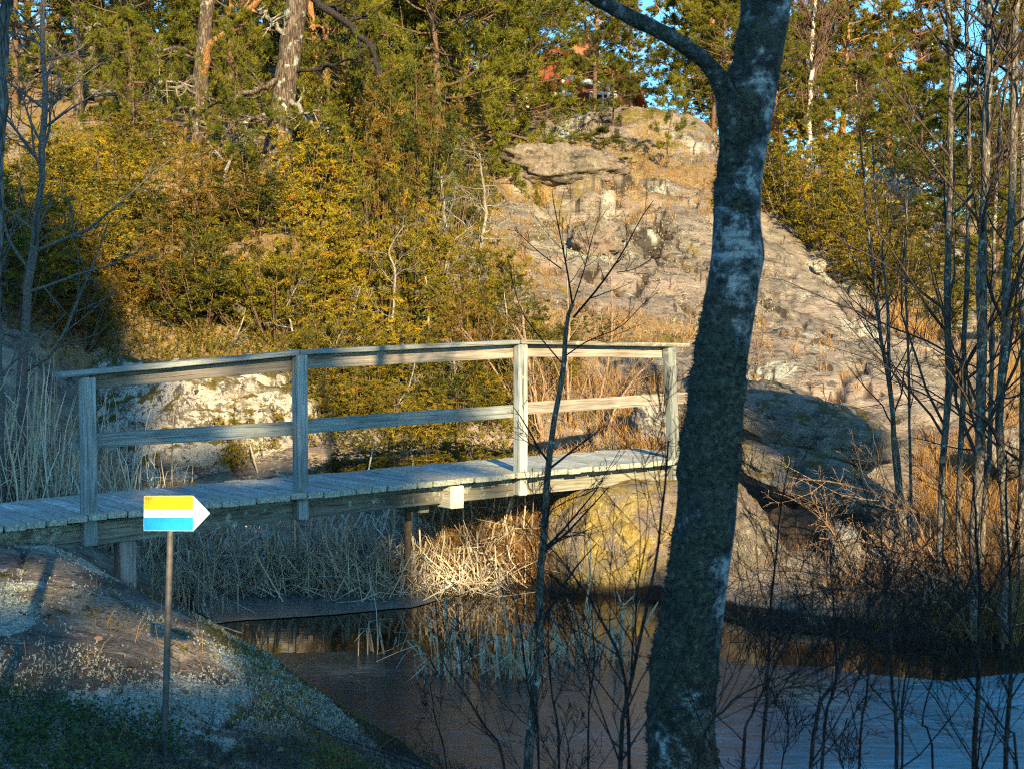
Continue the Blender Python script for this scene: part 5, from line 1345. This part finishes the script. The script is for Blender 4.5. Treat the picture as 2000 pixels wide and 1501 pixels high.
# fallen branches on the near mound
for i, (path, lb) in enumerate((([(880,1500),(800,1440),(720,1410),(640,1405),(560,1392),(500,1402)], 'bluish fallen branch lying along the foot of the rock mound'), ([(300,1470),(340,1500),(330,1420),(345,1380)], 'crooked dead twig beside the sign pole'), ([(470,1195),(420,1208),(380,1212),(335,1200)], 'thin stick lying where the mound meets the ice'))):
    P = [np.array([a[0], a[1], 0]) for a in [at(x, y, 6.4 if i < 2 else 10.6) for x, y in path]]
    Ys = [(6.6, 6.9, 7.15, 7.2, 7.4, 7.2), (5.6, 5.5, 5.9, 6.1), (10.4, 10.5, 10.4, 10.3)][i]
    P = [np.array([(x - 1000) / F * Yy, Yy, 0]) for (x, y), Yy in zip(path, Ys)]
    for p in P: p[2] = max(0.02, float(gz(np.array([p[0]]), np.array([p[1]]))[0])) + .03
    bare_plant('fallen_branch', lb, 'branch', P, .011 if i == 0 else .006, .003, rg(860 + i), 5, .3, ((3,.5),), 'sapling_bark', None, (30,60), .15, .1, group=None, stem_name='stem')

# white birch far behind
stemlist([([(1578,275),(1582,200),(1586,100),(1590,0),(1594,-120)], 46, 13, 6, 26, 'white-barked birch with purple twigs on the far ridge', dict(lenf=.36)),
          ([(1822,262),(1824,200),(1822,150),(1820,60)], 60, 7, 4, 18, 'thin pale birch far behind the alders', dict(lenf=.36)),
          ([(1660,330),(1668,250),(1672,200),(1676,120)], 44, 5, 3, 18, 'small grey birch left of the orange pine trunk', dict(lenf=.4))],
         'birch_tree', 'birch', 'far birches', mat='birch_far', tmat='twig_purple', sub=((7,.55),(6,.55)), ang=(30,50), up=.22, wob=.10, tr=(.1,.97), rmin=.008, seed=880)

# ------------------------------------------------------------------ red house on the crest
def box(bm, c, d, rot=None):
    m = Matrix.Translation(c) @ (rot or Matrix()) @ Matrix.Diagonal((*d, 1))
    bmesh.ops.create_cube(bm, size=1, matrix=m)
def bm_obj(name, bm, mat, parent):
    me = bpy.data.meshes.new(name); bm.to_mesh(me); bm.free(); me.materials.append(mat); return obj(name, me, parent)
def house():
    Yh = 62.0; ap = at(1088, 96, Yh); ev = at(1246, 166, Yh); gz_ = at(1088, 262, Yh)[2]
    root = thing('house', 'red wooden house with an orange tiled roof half hidden by pines on the crest', 'house', (ap[0], Yh, gz_ - .6), R(-9))
    hw = ev[0] - ap[0]; zr = ap[2] - gz_ + .6; ze = ev[2] - gz_ + .6; dep = 8.0; sl = math.atan2(zr - ze, hw)
    wx = hw - .45
    bm = bmesh.new()
    pr = [(-wx, 0), (wx, 0), (wx, ze), (0, zr - .22), (-wx, ze)]
    f = [bm.verts.new((x, .35, z)) for x, z in pr]; g = [bm.verts.new((x, dep, z)) for x, z in pr]
    bm.faces.new(f); bm.faces.new(g[::-1])
    for i in range(5): bm.faces.new((f[i], g[i], g[(i + 1) % 5], f[(i + 1) % 5]))
    bmesh.ops.recalc_face_normals(bm, faces=bm.faces)
    for k in range(int(2 * wx / .22)):      # vertical cover boards
        x = -wx + .11 + k * .22; h = ze + (zr - .22 - ze) * (1 - abs(x) / wx)
        box(bm, (x, .335, h / 2), (.05, .035, h - .1))
    bm_obj('wall', bm, M['redwall'], root)
    bm = bmesh.new(); sl_len = math.hypot(hw, zr - ze)
    for sgn in (-1, 1):
        rot = Matrix.Rotation(sgn * sl, 4, 'Y')
        mid = Vector((sgn * hw / 2, dep / 2 + .1, (zr + ze) / 2))
        box(bm, mid, (sl_len, dep + .5, .1), rot)
        for c in range(int(sl_len / .33)):
            for r in range(int((dep + .4) / .26)):
                a = -sl_len / 2 + .17 + c * .33; b = -dep / 2 - .1 + r * .26
                box(bm, mid + rot @ Vector((a, b, .075)), (.32, .2, .045), rot @ Matrix.Rotation(R(3) * sgn, 4, 'Y'))
    ro = bm_obj('roof', bm, M['tile'], root)
    bm = bmesh.new(); box(bm, (1.0, 1.6, zr + .05), (1.05, .8, 1.5)); box(bm, (1.0, 1.6, zr + .83), (1.15, .9, .1)); bm_obj('chimney', bm, M['brick'], ro)
    for sgn in (-1, 1):
        bm = bmesh.new(); box(bm, (sgn * hw / 2, -.14, (zr + ze) / 2 - .02), (sl_len + .1, .05, .24), Matrix.Rotation(sgn * sl, 4, 'Y')); bm_obj('bargeboard', bm, M['redwall'], root)
    for x, z in ((-1.9, 1.7), (0.1, 1.7), (2.0, 1.7)):
        bm = bmesh.new()
        for dx, dz_, w, h in ((-.55, 0, .12, 1.4), (.55, 0, .12, 1.4), (0, .68, 1.22, .14), (0, -.68, 1.3, .12), (0, 0, .07, 1.3)): box(bm, (x + dx, .29, z + dz_), (w, .07, h))
        fr = bm_obj('window', bm, M['trim'], root)
        bm = bmesh.new(); box(bm, (x, .33, z), (1.0, .03, 1.3)); bm_obj('pane', bm, M['glass'], fr)
    bm = bmesh.new(); box(bm, (1.35, -.6, 2.75), (2.1, .1, .2), Matrix.Rotation(R(14), 4, 'Y')); box(bm, (.35, -.5, 1.5), (.12, .12, 2.8)); box(bm, (2.3, -.5, 1.3), (.12, .12, 2.5)); bm_obj('porch_canopy', bm, M['trim'], root)
house()

# ------------------------------------------------------------------ reeds
def reed_polys(rng, N, base, hmin, hmax, lean=.35, fold=.6, wmin=.007, wmax=.015):
    """N bent dry stalks: five-point polylines that lean, then snap over at a fold"""
    H = rng.uniform(hmin, hmax, N); az = rng.uniform(0, 2 * np.pi, N); ln = np.abs(rng.normal(0, lean, N))
    d0 = nrm(np.stack([np.cos(az) * ln, np.sin(az) * ln, np.ones(N)], -1))
    has = rng.uniform(0, 1, N) < fold
    az2 = az + rng.normal(0, .9, N); el2 = np.where(has, rng.uniform(-1.2, .35, N), 1.2)
    d1 = np.stack([np.cos(az2) * np.cos(el2), np.sin(az2) * np.cos(el2), np.sin(el2)], -1); d1 = np.where(has[:, None], d1, d0 + rng.normal(0, .08, (N, 3)))
    ft = rng.uniform(.35, .8, N)[:, None]
    a = base + d0 * (H[:, None] * ft * .5); b = base + d0 * (H[:, None] * ft); c = b + d1 * (H[:, None] * (1 - ft) * .55) + np.array([0, 0, -.01]); e = b + d1 * (H[:, None] * (1 - ft) * 1.1) + np.stack([rng.normal(0, .03, N), rng.normal(0, .03, N), -np.abs(rng.normal(0, .04, N))], -1)
    P = np.stack([base, a, b, c, e], 1); P[:, 1:, 2] = np.maximum(P[:, 1:, 2], base[:, None, 2] + .012)
    W = nrm(np.cross(d0, rand_dirs(N, rng))); wd = rng.uniform(wmin, wmax, N)
    return P, W, wd[:, None] * np.array([1, 1, .95, .7, .25])


def stuff(name, me):
    o = obj(name, me); o['kind'] = 'stuff'; return o

rng = rg(901)
N = 3400
x = rng.uniform(-5.6, .15, N); y = 12.45 + np.abs(rng.normal(0, .62, N)) + .1
keep = (fbm(x * 1.3, y * 1.3, seed=5) > -.35)
x, y = x[keep], y[keep]; b = np.stack([x, y, np.maximum(gz(x, y), 0) - .03], -1); N = len(x)
hm = .95 + .5 * fbm(x * .9, y * .9, seed=8)
P, W, wd = reed_polys(rng, N, b, .28, .80, .62, .85, .009, .024)
mb = MB(); V, q = strips(P, W, wd); mb.add(V, q, tint=np.repeat(np.clip(.68 + .24 * rng.normal(size=N), 0, 1), 10))
# flattened dead leaves lying on the ice edge
N2 = 1500; x = rng.uniform(-4.6, -.1, N2); y = rng.normal(12.35, .22, N2); b = np.stack([x, y, np.full(N2, .015)], -1)
P, W, wd = reed_polys(rng, N2, b, .25, .75, 1.6, .8, .006, .014); mb_ = strips(P, W, wd); mb.add(*mb_, tint=np.repeat(np.clip(.62 + .2 * rng.normal(size=N2), 0, 1), 10))
# taller stand at the left, behind the bridge
N3 = 420; x = rng.uniform(-5.7, -3.2, N3); y = rng.uniform(12.2, 13.9, N3); b = np.stack([x, y, gz(x, y) - .03], -1)
P, W, wd = reed_polys(rng, N3, b, .6, 1.35, .25, .5, .007, .016); V, q = strips(P, W, wd); mb.add(V, q, tint=np.repeat(np.clip(.6 + .2 * rng.normal(size=N3), 0, 1), 10))
stuff('reed_bed', mb.mesh('reed_bed', M['reed']))

STK = []
for k in range(14):
    r_ = rg(930 + k); P, W, wd = reed_polys(r_, 1, np.array([[0, 0, -.12]]), .42, .85, .42, .72, .013, .024)
    mb = MB(); V, q = strips(P, W, wd); mb.add(V, q, tint=r_.uniform(.35, .95)); V, q = strips(P, np.cross(W, nrm(P[:, 2] - P[:, 0])), wd * .5); mb.add(V, q, tint=r_.uniform(.35, .95)); STK.append(mb.mesh('stalk', M['reed']))
CL = [(742,1278,5,.12,.8,'small clump of snapped reeds at the left of the open water'),(775,1270,3,.06,.7,'few bent reeds beside the rusty pipe leg'),(846,1305,9,.16,1.05,'tall clump of bent reeds right of the pipe leg'),(905,1318,16,.22,.9,'dense dark reed clump in the middle of the pond'),
 (962,1318,18,.22,1.1,'largest clump of broken reeds left of the forking sapling'),(1018,1322,12,.14,1.0,'clump of pale reeds just left of the forking sapling'),(1118,1292,12,.12,1.1,'upright pale reed clump right of the forking sapling'),(1166,1288,9,.08,.95,'leaning reed clump in the warm reflection'),
 (1212,1288,10,.08,.9,'slanted reed clump nearest the birch trunk'),(1240,1222,5,.05,.85,'sunlit reed trio in front of the yellow boulder'),(372,1206,12,.16,1.0,'pale reed clump at the foot of the mound behind the sign pole'),(425,1196,8,.12,.8,'short reed clump on the ice right of the sign pole'),
 (330,1180,12,.15,1.1,'reed clump between timber leg and sign pole'),(650,1140,8,.12,.95,'upright reed clump on the far ice edge under the deck'),(905,1128,6,.08,1.05,'straight reeds on the far waterline below the cross beam end'),(560,1142,8,.14,1.1,'leaning reeds on the far ice edge left of the middle post foot')]
for i, (px, py, n, sp, sc, lb) in enumerate(CL):
    X, Y = wp(px, py); r_ = rg(950 + i); root = thing('reed_clump', lb, 'reeds', (X, Y, 0), 0, 'reed clumps in the pond')
    for k in range(int(n * 1.5)):
        o = obj('stalk', STK[int(r_.integers(14))], root, (r_.normal(0, sp * .6), r_.normal(0, sp * .5), 0)); o.rotation_euler = (0, 0, r_.uniform(0, 6.28)); s = sc * r_.uniform(.6, 1.15); o.scale = (s * .9, s * .9, s)

# ------------------------------------------------------------------ grass, heath, lichen and litter
def blades(rng, x, y, n, h, w, lean, tint, zoff=-.01, droop=.5):
    """n blades at each (x, y)"""
    N = len(x); bx = np.repeat(x, n) + rng.normal(0, .035, N * n); by = np.repeat(y, n) + rng.normal(0, .035, N * n)
    b = np.stack([bx, by, np.repeat(gz(x, y), n) + zoff], -1); H = np.repeat(h, n) * rng.uniform(.5, 1.15, N * n)
    az = rng.uniform(0, 2 * np.pi, N * n); l = np.abs(rng.normal(0, lean, N * n)); d = nrm(np.stack([np.cos(az) * l, np.sin(az) * l, np.ones(N * n)], -1))
    m_ = b + d * H[:, None] * .55; e = b + d * H[:, None] + np.stack([np.cos(az), np.sin(az), -np.ones(N * n) * .6], -1) * (H * droop * .5 * rng.uniform(0, 1, N * n))[:, None]
    W = nrm(np.cross(d, rand_dirs(N * n, rng)))
    V, q = strips(np.stack([b, m_, e], 1), W, np.full((N * n, 1), w) * np.array([1, .8, .2]))
    return V, q, np.repeat(np.repeat(tint, n) + rng.normal(0, .12, N * n), 6)

rng = rg(1001)
mb = MB()
def add_grass(N, xr, yr, cond, n, h, w, lean, t0, droop=.5):
    y = rng.uniform(*yr, N); px = rng.uniform(*xr, N); x = (px - 1000) / F * y
    k = cond(x, y, px); x, y = x[k], y[k]
    V, q, t = blades(rng, x, y, n, rng.uniform(*h, len(x)), w, lean, np.full(len(x), t0) + .2 * fbm(x * .8, y * .8, seed=3), droop=droop); mb.add(V, q, tint=np.clip(t, 0, 1))
def gmask(th): return lambda x, y, px: fbm(x * .55, y * .55, seed=51) + .35 * rng.normal(size=len(x)) > th
add_grass(5000, (850, 1500), (16.5, 34), gmask(.26), 6, (.10, .26), .008, .55, .55)
add_grass(2600, (-50, 1050), (15.5, 28), gmask(-.1), 6, (.10, .28), .008, .6, .4)
add_grass(2500, (1480, 2050), (14, 24), lambda x, y, px: fbm(x * .55, y * .55, seed=51) + .3 * rng.normal(size=len(x)) + np.clip((px - 1900) / 200, -.6, .6) > .25, 8, (.10, .28), .008, .6, .5)
add_grass(1300, (840, 1075), (12.6, 14.2), lambda x, y, px: np.ones(len(x), bool), 10, (.25, .6), .006, .7, .55, 1.1)
add_grass(600, (1640, 2050), (10.1, 11.6), lambda x, y, px: (gz(x, y) > .02) & (rng.uniform(0, 1, len(x)) < (px - 1600) / 300), 9, (.15, .42), .005, .9, .4, 1.6)
add_grass(700, (1790, 2050), (11.2, 15), lambda x, y, px: np.ones(len(x), bool), 8, (.15, .35), .006, .7, .45)
add_grass(300, (1740, 1840), (23.5, 25.2), lambda x, y, px: np.ones(len(x), bool), 8, (.2, .45), .01, .3, .7)
add_grass(500, (1010, 1300), (14.6, 17.5), lambda x, y, px: np.ones(len(x), bool), 7, (.12, .4), .007, .6, .6)
stuff('dry_grass', mb.mesh('dry_grass', M['drygrass']))

# brown heath and crowberry mats on the hill
def mats(N, cond, xr, yr, mat, nl, ln, w, ax, tint, spread, hz=.02, sq=(1, 1)):
    y = rng.uniform(*yr, N); px = rng.uniform(*xr, N); x = (px - 1000) / F * y; k = cond(x, y, px); x, y = x[k], y[k]
    C = np.stack([x, y, gz(x, y) + rng.uniform(0, hz, len(x))], -1); D = nrm(rng.normal(0, .5, (len(x), 3)) + np.array([0, 0, .8]))
    return sprays_mesh('mat', C, D, tint + .22 * rng.normal(size=len(x)), M[mat], rng, nl, ln, w, spread, ax)
me = mats(13000, lambda x, y, px: fbm(x * 1.3, y * 1.3, seed=61) + .25 * rng.normal(size=len(x)) > .06, (-30, 1620), (16, 36), 'heath', 9, (.02, .05), .010, .07, .5, .9, .05); stuff('heath_undergrowth', me)
me = mats(9000, lambda x, y, px: (fbm(x * .7, y * .7, seed=83) + .5 * fbm(x * 2.2, y * 2.2, seed=84) > .12), (880, 1520), (18, 37), 'lichen_warm', 9, (.015, .035), .016, .03, .5, 1.2, .05); stuff('lichen_mats', me)
# drooping twiggy litter under the junipers
me = mats(12000, lambda x, y, px: (y > 15.3) | (px > 590) & (fbm(x * 1.7, y * 1.7, seed=7) > -.2), (180, 1060), (14.3, 19.5), 'juniper', 10, (.025, .055), .0115, .08, .5, .8, .16); stuff('low_juniper_growth', me)
me = mats(11000, lambda x, y, px: fbm(x * .9, y * .9, seed=19) > -.25, (60, 960), (18.5, 27), 'juniper', 10, (.03, .06), .014, .09, .45, .8, .2); stuff('low_juniper_growth', me)

# near mound
def mound(N, cond, yr=(4.6, 11), xr=(-3.6, .3)):
    x = rng.uniform(*xr, N); y = rng.uniform(*yr, N); z = gz(x, y); px = 1000 + x / y * F
    py = 645 + (CAMZ - z) * F / y
    k = (z > .02) & cond(x, y, z, px, py); return x[k], y[k], z[k]
lichn = lambda x, y: fbm(x * .9 + 3, y * .9, seed=81) + .35 * fbm(x * 4, y * 4, seed=82)
x, y, z = mound(48000, lambda x, y, z, px, py: (lichn(x, y) + .14 * rng.normal(size=len(x)) > .04) & (py < 1440) & (z > .1) & (y < 9.3))
C = np.stack([x, y, z + rng.uniform(-.005, .03, len(x))], -1)
stuff('reindeer_lichen', sprays_mesh('reindeer_lichen', C, nrm(rng.normal(0, .45, C.shape) + np.array([0, 0, .8])), .5 + .2 * rng.normal(size=len(C)), M['lichen'], rng, 9, (.005, .012), .0045, 1.4, .014))
x, y, z = mound(26000, lambda x, y, z, px, py: (z > .06)); 
az = rng.uniform(0, 6.28, len(x)); C = np.stack([x, y, z + rng.uniform(.002, .014, len(x))], -1); d = np.stack([np.cos(az), np.sin(az), rng.normal(0, .12, len(x))], -1)
V, q = strips(np.stack([C - d * .022, C + d * rng.uniform(.01, .03, (len(x), 1))], 1), np.stack([-np.sin(az), np.cos(az), rng.normal(0, .3, len(x))], -1), np.full((len(x), 2), .0026))
mb = MB(); mb.add(V, q, tint=np.repeat(rng.uniform(0, 1, len(x)), 4)); stuff('needle_litter', mb.mesh('needle_litter', M['litter']))
x, y, z = mound(13000, lambda x, y, z, px, py: ((z < .34) & (fbm(x * 2.2, y * 2.2, seed=91) > .02) | (y > 7.9) & (fbm(x * 2.2, y * 2.2, seed=92) + .1 * rng.normal(size=len(x)) > .02)))
C = np.stack([x, y, z + rng.uniform(-.005, .018, len(x))], -1); stuff('moss_patches', sprays_mesh('moss', C, nrm(rng.normal(0, .4, C.shape) + np.array([0, 0, .8])), .45 + .2 * rng.normal(size=len(C)), M['moss'], rng, 10, (.007, .016), .004, 1.0, .015))
x, y, z = mound(420, lambda x, y, z, px, py: (z > .1) & (y < 8.5))
az = rng.uniform(0, 6.28, len(x)); d = np.stack([np.cos(az), np.sin(az), rng.normal(0, .3, len(x))], -1); s_ = np.stack([-np.sin(az), np.cos(az), rng.normal(0, .4, len(x))], -1); C = np.stack([x, y, z + .012], -1); L = rng.uniform(.014, .03, len(x))[:, None]
V = np.stack([C - d * L, C - d * L * .3 + s_ * L * .55, C + d * L * .5 + s_ * L * .5, C + d * L * 1.1, C + d * L * .5 - s_ * L * .5, C - d * L * .3 - s_ * L * .55], 1).reshape(-1, 3)
stuff('fallen_leaves', mesh_from('fallen_leaves', V, [np.arange(len(V)).reshape(-1, 6)], M['deadleaf'], dict(tint=np.repeat(rng.uniform(0, 1, len(x)), 6))))
mb = MB(); add_grass(90, (-60, 760), (5.0, 9), lambda x, y, px: gz(x, y) > .12, 4, (.10, .28), .003, .5, .75); stuff('dry_stems', mb.mesh('dry_stems', M['drygrass']))
edge = lambda x, y: .10 * fbm(x * 1.6, y * 1.6, seed=95)
x, y, z = mound(5200, lambda x, y, z, px, py: (py + 330 * edge(x, y) + 30 * rng.normal(size=len(x)) > 1335 + .06 * np.clip(px, 0, 900)), (4.3, 7.4), (-2.9, .35))
C = np.stack([x, y, z + rng.uniform(.0, .05, len(x))], -1); stuff('heather', sprays_mesh('heather', C, nrm(rng.normal(0, .35, C.shape) + np.array([0, 0, .9])), .45 + .25 * rng.normal(size=len(C)), M['heather_dark'], rng, 22, (.006, .014), .003, .9, .10))
# lingonberry: oval leaves in little whorls
def lingon(N):
    x, y, z = mound(N, lambda x, y, z, px, py: (py > 1380) & (fbm(x * 1.7, y * 1.7, seed=97) + .2 * rng.normal(size=len(x)) + np.clip((420 - px) / 1400, -.3, .25) > .05), (4.2, 6.4), (-2.6, .1))
    n = 11; M_ = len(x); C = np.repeat(np.stack([x, y, z], -1), n, 0); h = np.tile(np.linspace(.03, .12, n), M_) * rng.uniform(.7, 1.3, M_ * n); C[:, 2] += h
    C[:, :2] += rng.normal(0, .012, (M_ * n, 2)); az = rng.uniform(0, 6.28, M_ * n); el = rng.uniform(-.1, .8, M_ * n); d = np.stack([np.cos(az) * np.cos(el), np.sin(az) * np.cos(el), np.sin(el)], -1)
    s = np.stack([-np.sin(az), np.cos(az), rng.normal(0, .25, M_ * n)], -1); L = rng.uniform(.013, .024, M_ * n)[:, None]; Wd = L * .30; up = np.array([0, 0, .0025])
    V = np.stack([C, C + d * L * .3 + s * Wd + up, C + d * L * .75 + s * Wd * .9 + up, C + d * L, C + d * L * .75 - s * Wd * .9 + up, C + d * L * .3 - s * Wd + up], 1).reshape(-1, 3)
    q = (np.arange(M_ * n)[:, None] * 6 + np.arange(6)[None])
    return mesh_from('lingonberry', V, [q], M['lingon'], dict(tint=np.repeat(np.clip(.45 + .25 * rng.normal(size=M_ * n), 0, 1), 6)))
stuff('lingonberry', lingon(2300))
# twig tangle along the far waterline
N = 900; px = np.concatenate([rng.uniform(380, 1080, N // 2), rng.uniform(1430, 2050, N - N // 2)]); y = np.where(px < 1200, rng.uniform(12.4, 13.4, N), rng.uniform(10.2, 11.8, N)); x = (px - 1000) / F * y
b = np.stack([x, y, np.maximum(gz(x, y), 0) - .02], -1); d = nrm(rng.normal(0, .8, (N, 3)) + np.array([0, 0, .8])); L = rng.uniform(.2, .6, N)[:, None]
P = np.stack([b, b + d * L * .35 + rng.normal(0, .03, (N, 3)), b + d * L * .7 + rng.normal(0, .05, (N, 3)), b + d * L + rng.normal(0, .08, (N, 3))], 1)
V, q = tubes(P, np.tile(np.array([[.004, .003, .0022, .0012]]), (N, 1)), 3); mb = MB(); mb.add(V, q); stuff('bank_twigs', mb.mesh('bank_twigs', M['twig_brown']))

# ------------------------------------------------------------------ unseen spruces added behind the viewpoint, crowns cut to let sun patches through
EU = np.array([math.cos(R(SUN_AZ)), math.sin(R(SUN_AZ)), 0]); DS = np.array([math.sin(R(SUN_AZ)), -math.cos(R(SUN_AZ)), 0])
CE, SE = math.cos(R(SUN_EL)), math.sin(R(SUN_EL))
TU = [-14, -9, -4, -2.5, -1.2, -.3, .15, .4, 1, 2.5, 2.8, 2.95, 5.3, 5.5, 6.35, 6.8, 7.2, 14]
TV = [13, 13, 13, 12, 10, 8.2, 7.0, 6.25, 6.0, 6.0, 5.5, 4.25, 4.25, 6.3, 6.4, 4.9, 4.2, 4.2]
def sunlit(u, v):
    n = .16 * vnoise(u * 3.1, v * 3.1, seed=7) + .08 * vnoise(u * 9, v * 9, seed=8)
    lit = v > np.interp(u, TU, TV) + n * 1.6
    lit |= (u > 2.1) & (u < 3.15) & (v > 4.22) & (v < 4.8)
    lit |= (u > 4.3) & (u < 6.9) & (v > 3.84 + n) & (v < 4.45 + n)
    lit |= (np.abs(u + .05) < .42) & (v > 3.12) & (v < 3.62)
    lit |= (u > -1.0) & (u < -.5) & (v > 3.75) & (v < 4.1)
    lit |= (fbm(u * 1.5, v * 2.6, oct=2, seed=17) > .50) & (v > 2.9)
    return lit
rng = rg(1100)
for k, u0 in enumerate(np.arange(-10.5, 12.6, 1.15)):
    D0 = 24 + 6.5 * ((k * .618) % 1); vt = max(float(np.interp(u0 + e, TU, TV)) for e in (-.6, 0, .6))
    zt = (vt + .5 + SE * D0) / CE; p = EU * u0 + DS * D0; zb = float(gz(np.array([p[0]]), np.array([p[1]]))[0])
    root = thing('shade_spruce', 'tall unseen spruce added behind the viewpoint for shade, crown cut to sun patches', 'spruce', (p[0], p[1], zb), 0, 'unseen light-shaping spruces behind the viewpoint')
    H = zt - zb; zl = (.6 + SE * (D0 - 1.5)) / CE - zb; n = int(900 * (H - zl))
    h_ = rng.uniform(zl, H, n); t = (h_ - zl) / (H - zl); r_ = (1.5 * (1 - t) ** .5 + .3) * np.sqrt(rng.uniform(.02, 1, n)); az = rng.uniform(0, 6.28, n)
    C = np.stack([np.cos(az) * r_, np.sin(az) * r_, h_], -1); Wc = C + np.array([p[0], p[1], zb])
    uu = Wc @ EU; vv = Wc[:, 2] * CE - (Wc @ DS) * SE
    C = C[~sunlit(uu, vv)]; az = rng.uniform(0, 6.28, len(C)); D = nrm(np.stack([np.cos(az), np.sin(az), rng.uniform(-.5, .2, len(C))], -1))
    L = rng.uniform(.11, .20, len(C))[:, None]; s = nrm(np.cross(D, rand_dirs(len(C), rng))) * .066
    V = np.stack([C - s - D * L * .5, C + s - D * L * .5, C + D * L], 1).reshape(-1, 3)
    obj('crown', mesh_from('crown', V, [np.arange(len(V)).reshape(-1, 3)], M['spruce'], dict(tint=np.repeat(rng.uniform(0, 1, len(C)), 3))), root)
    V, q = tubes(np.array([[[0, 0, -.2], [0, 0, H * .5], [0, 0, H * .97]]]), np.array([[.16, .09, .02]]), 8); obj('trunk', mesh_from('trunk', V, [q], M['pine_bark'], None, True), root)
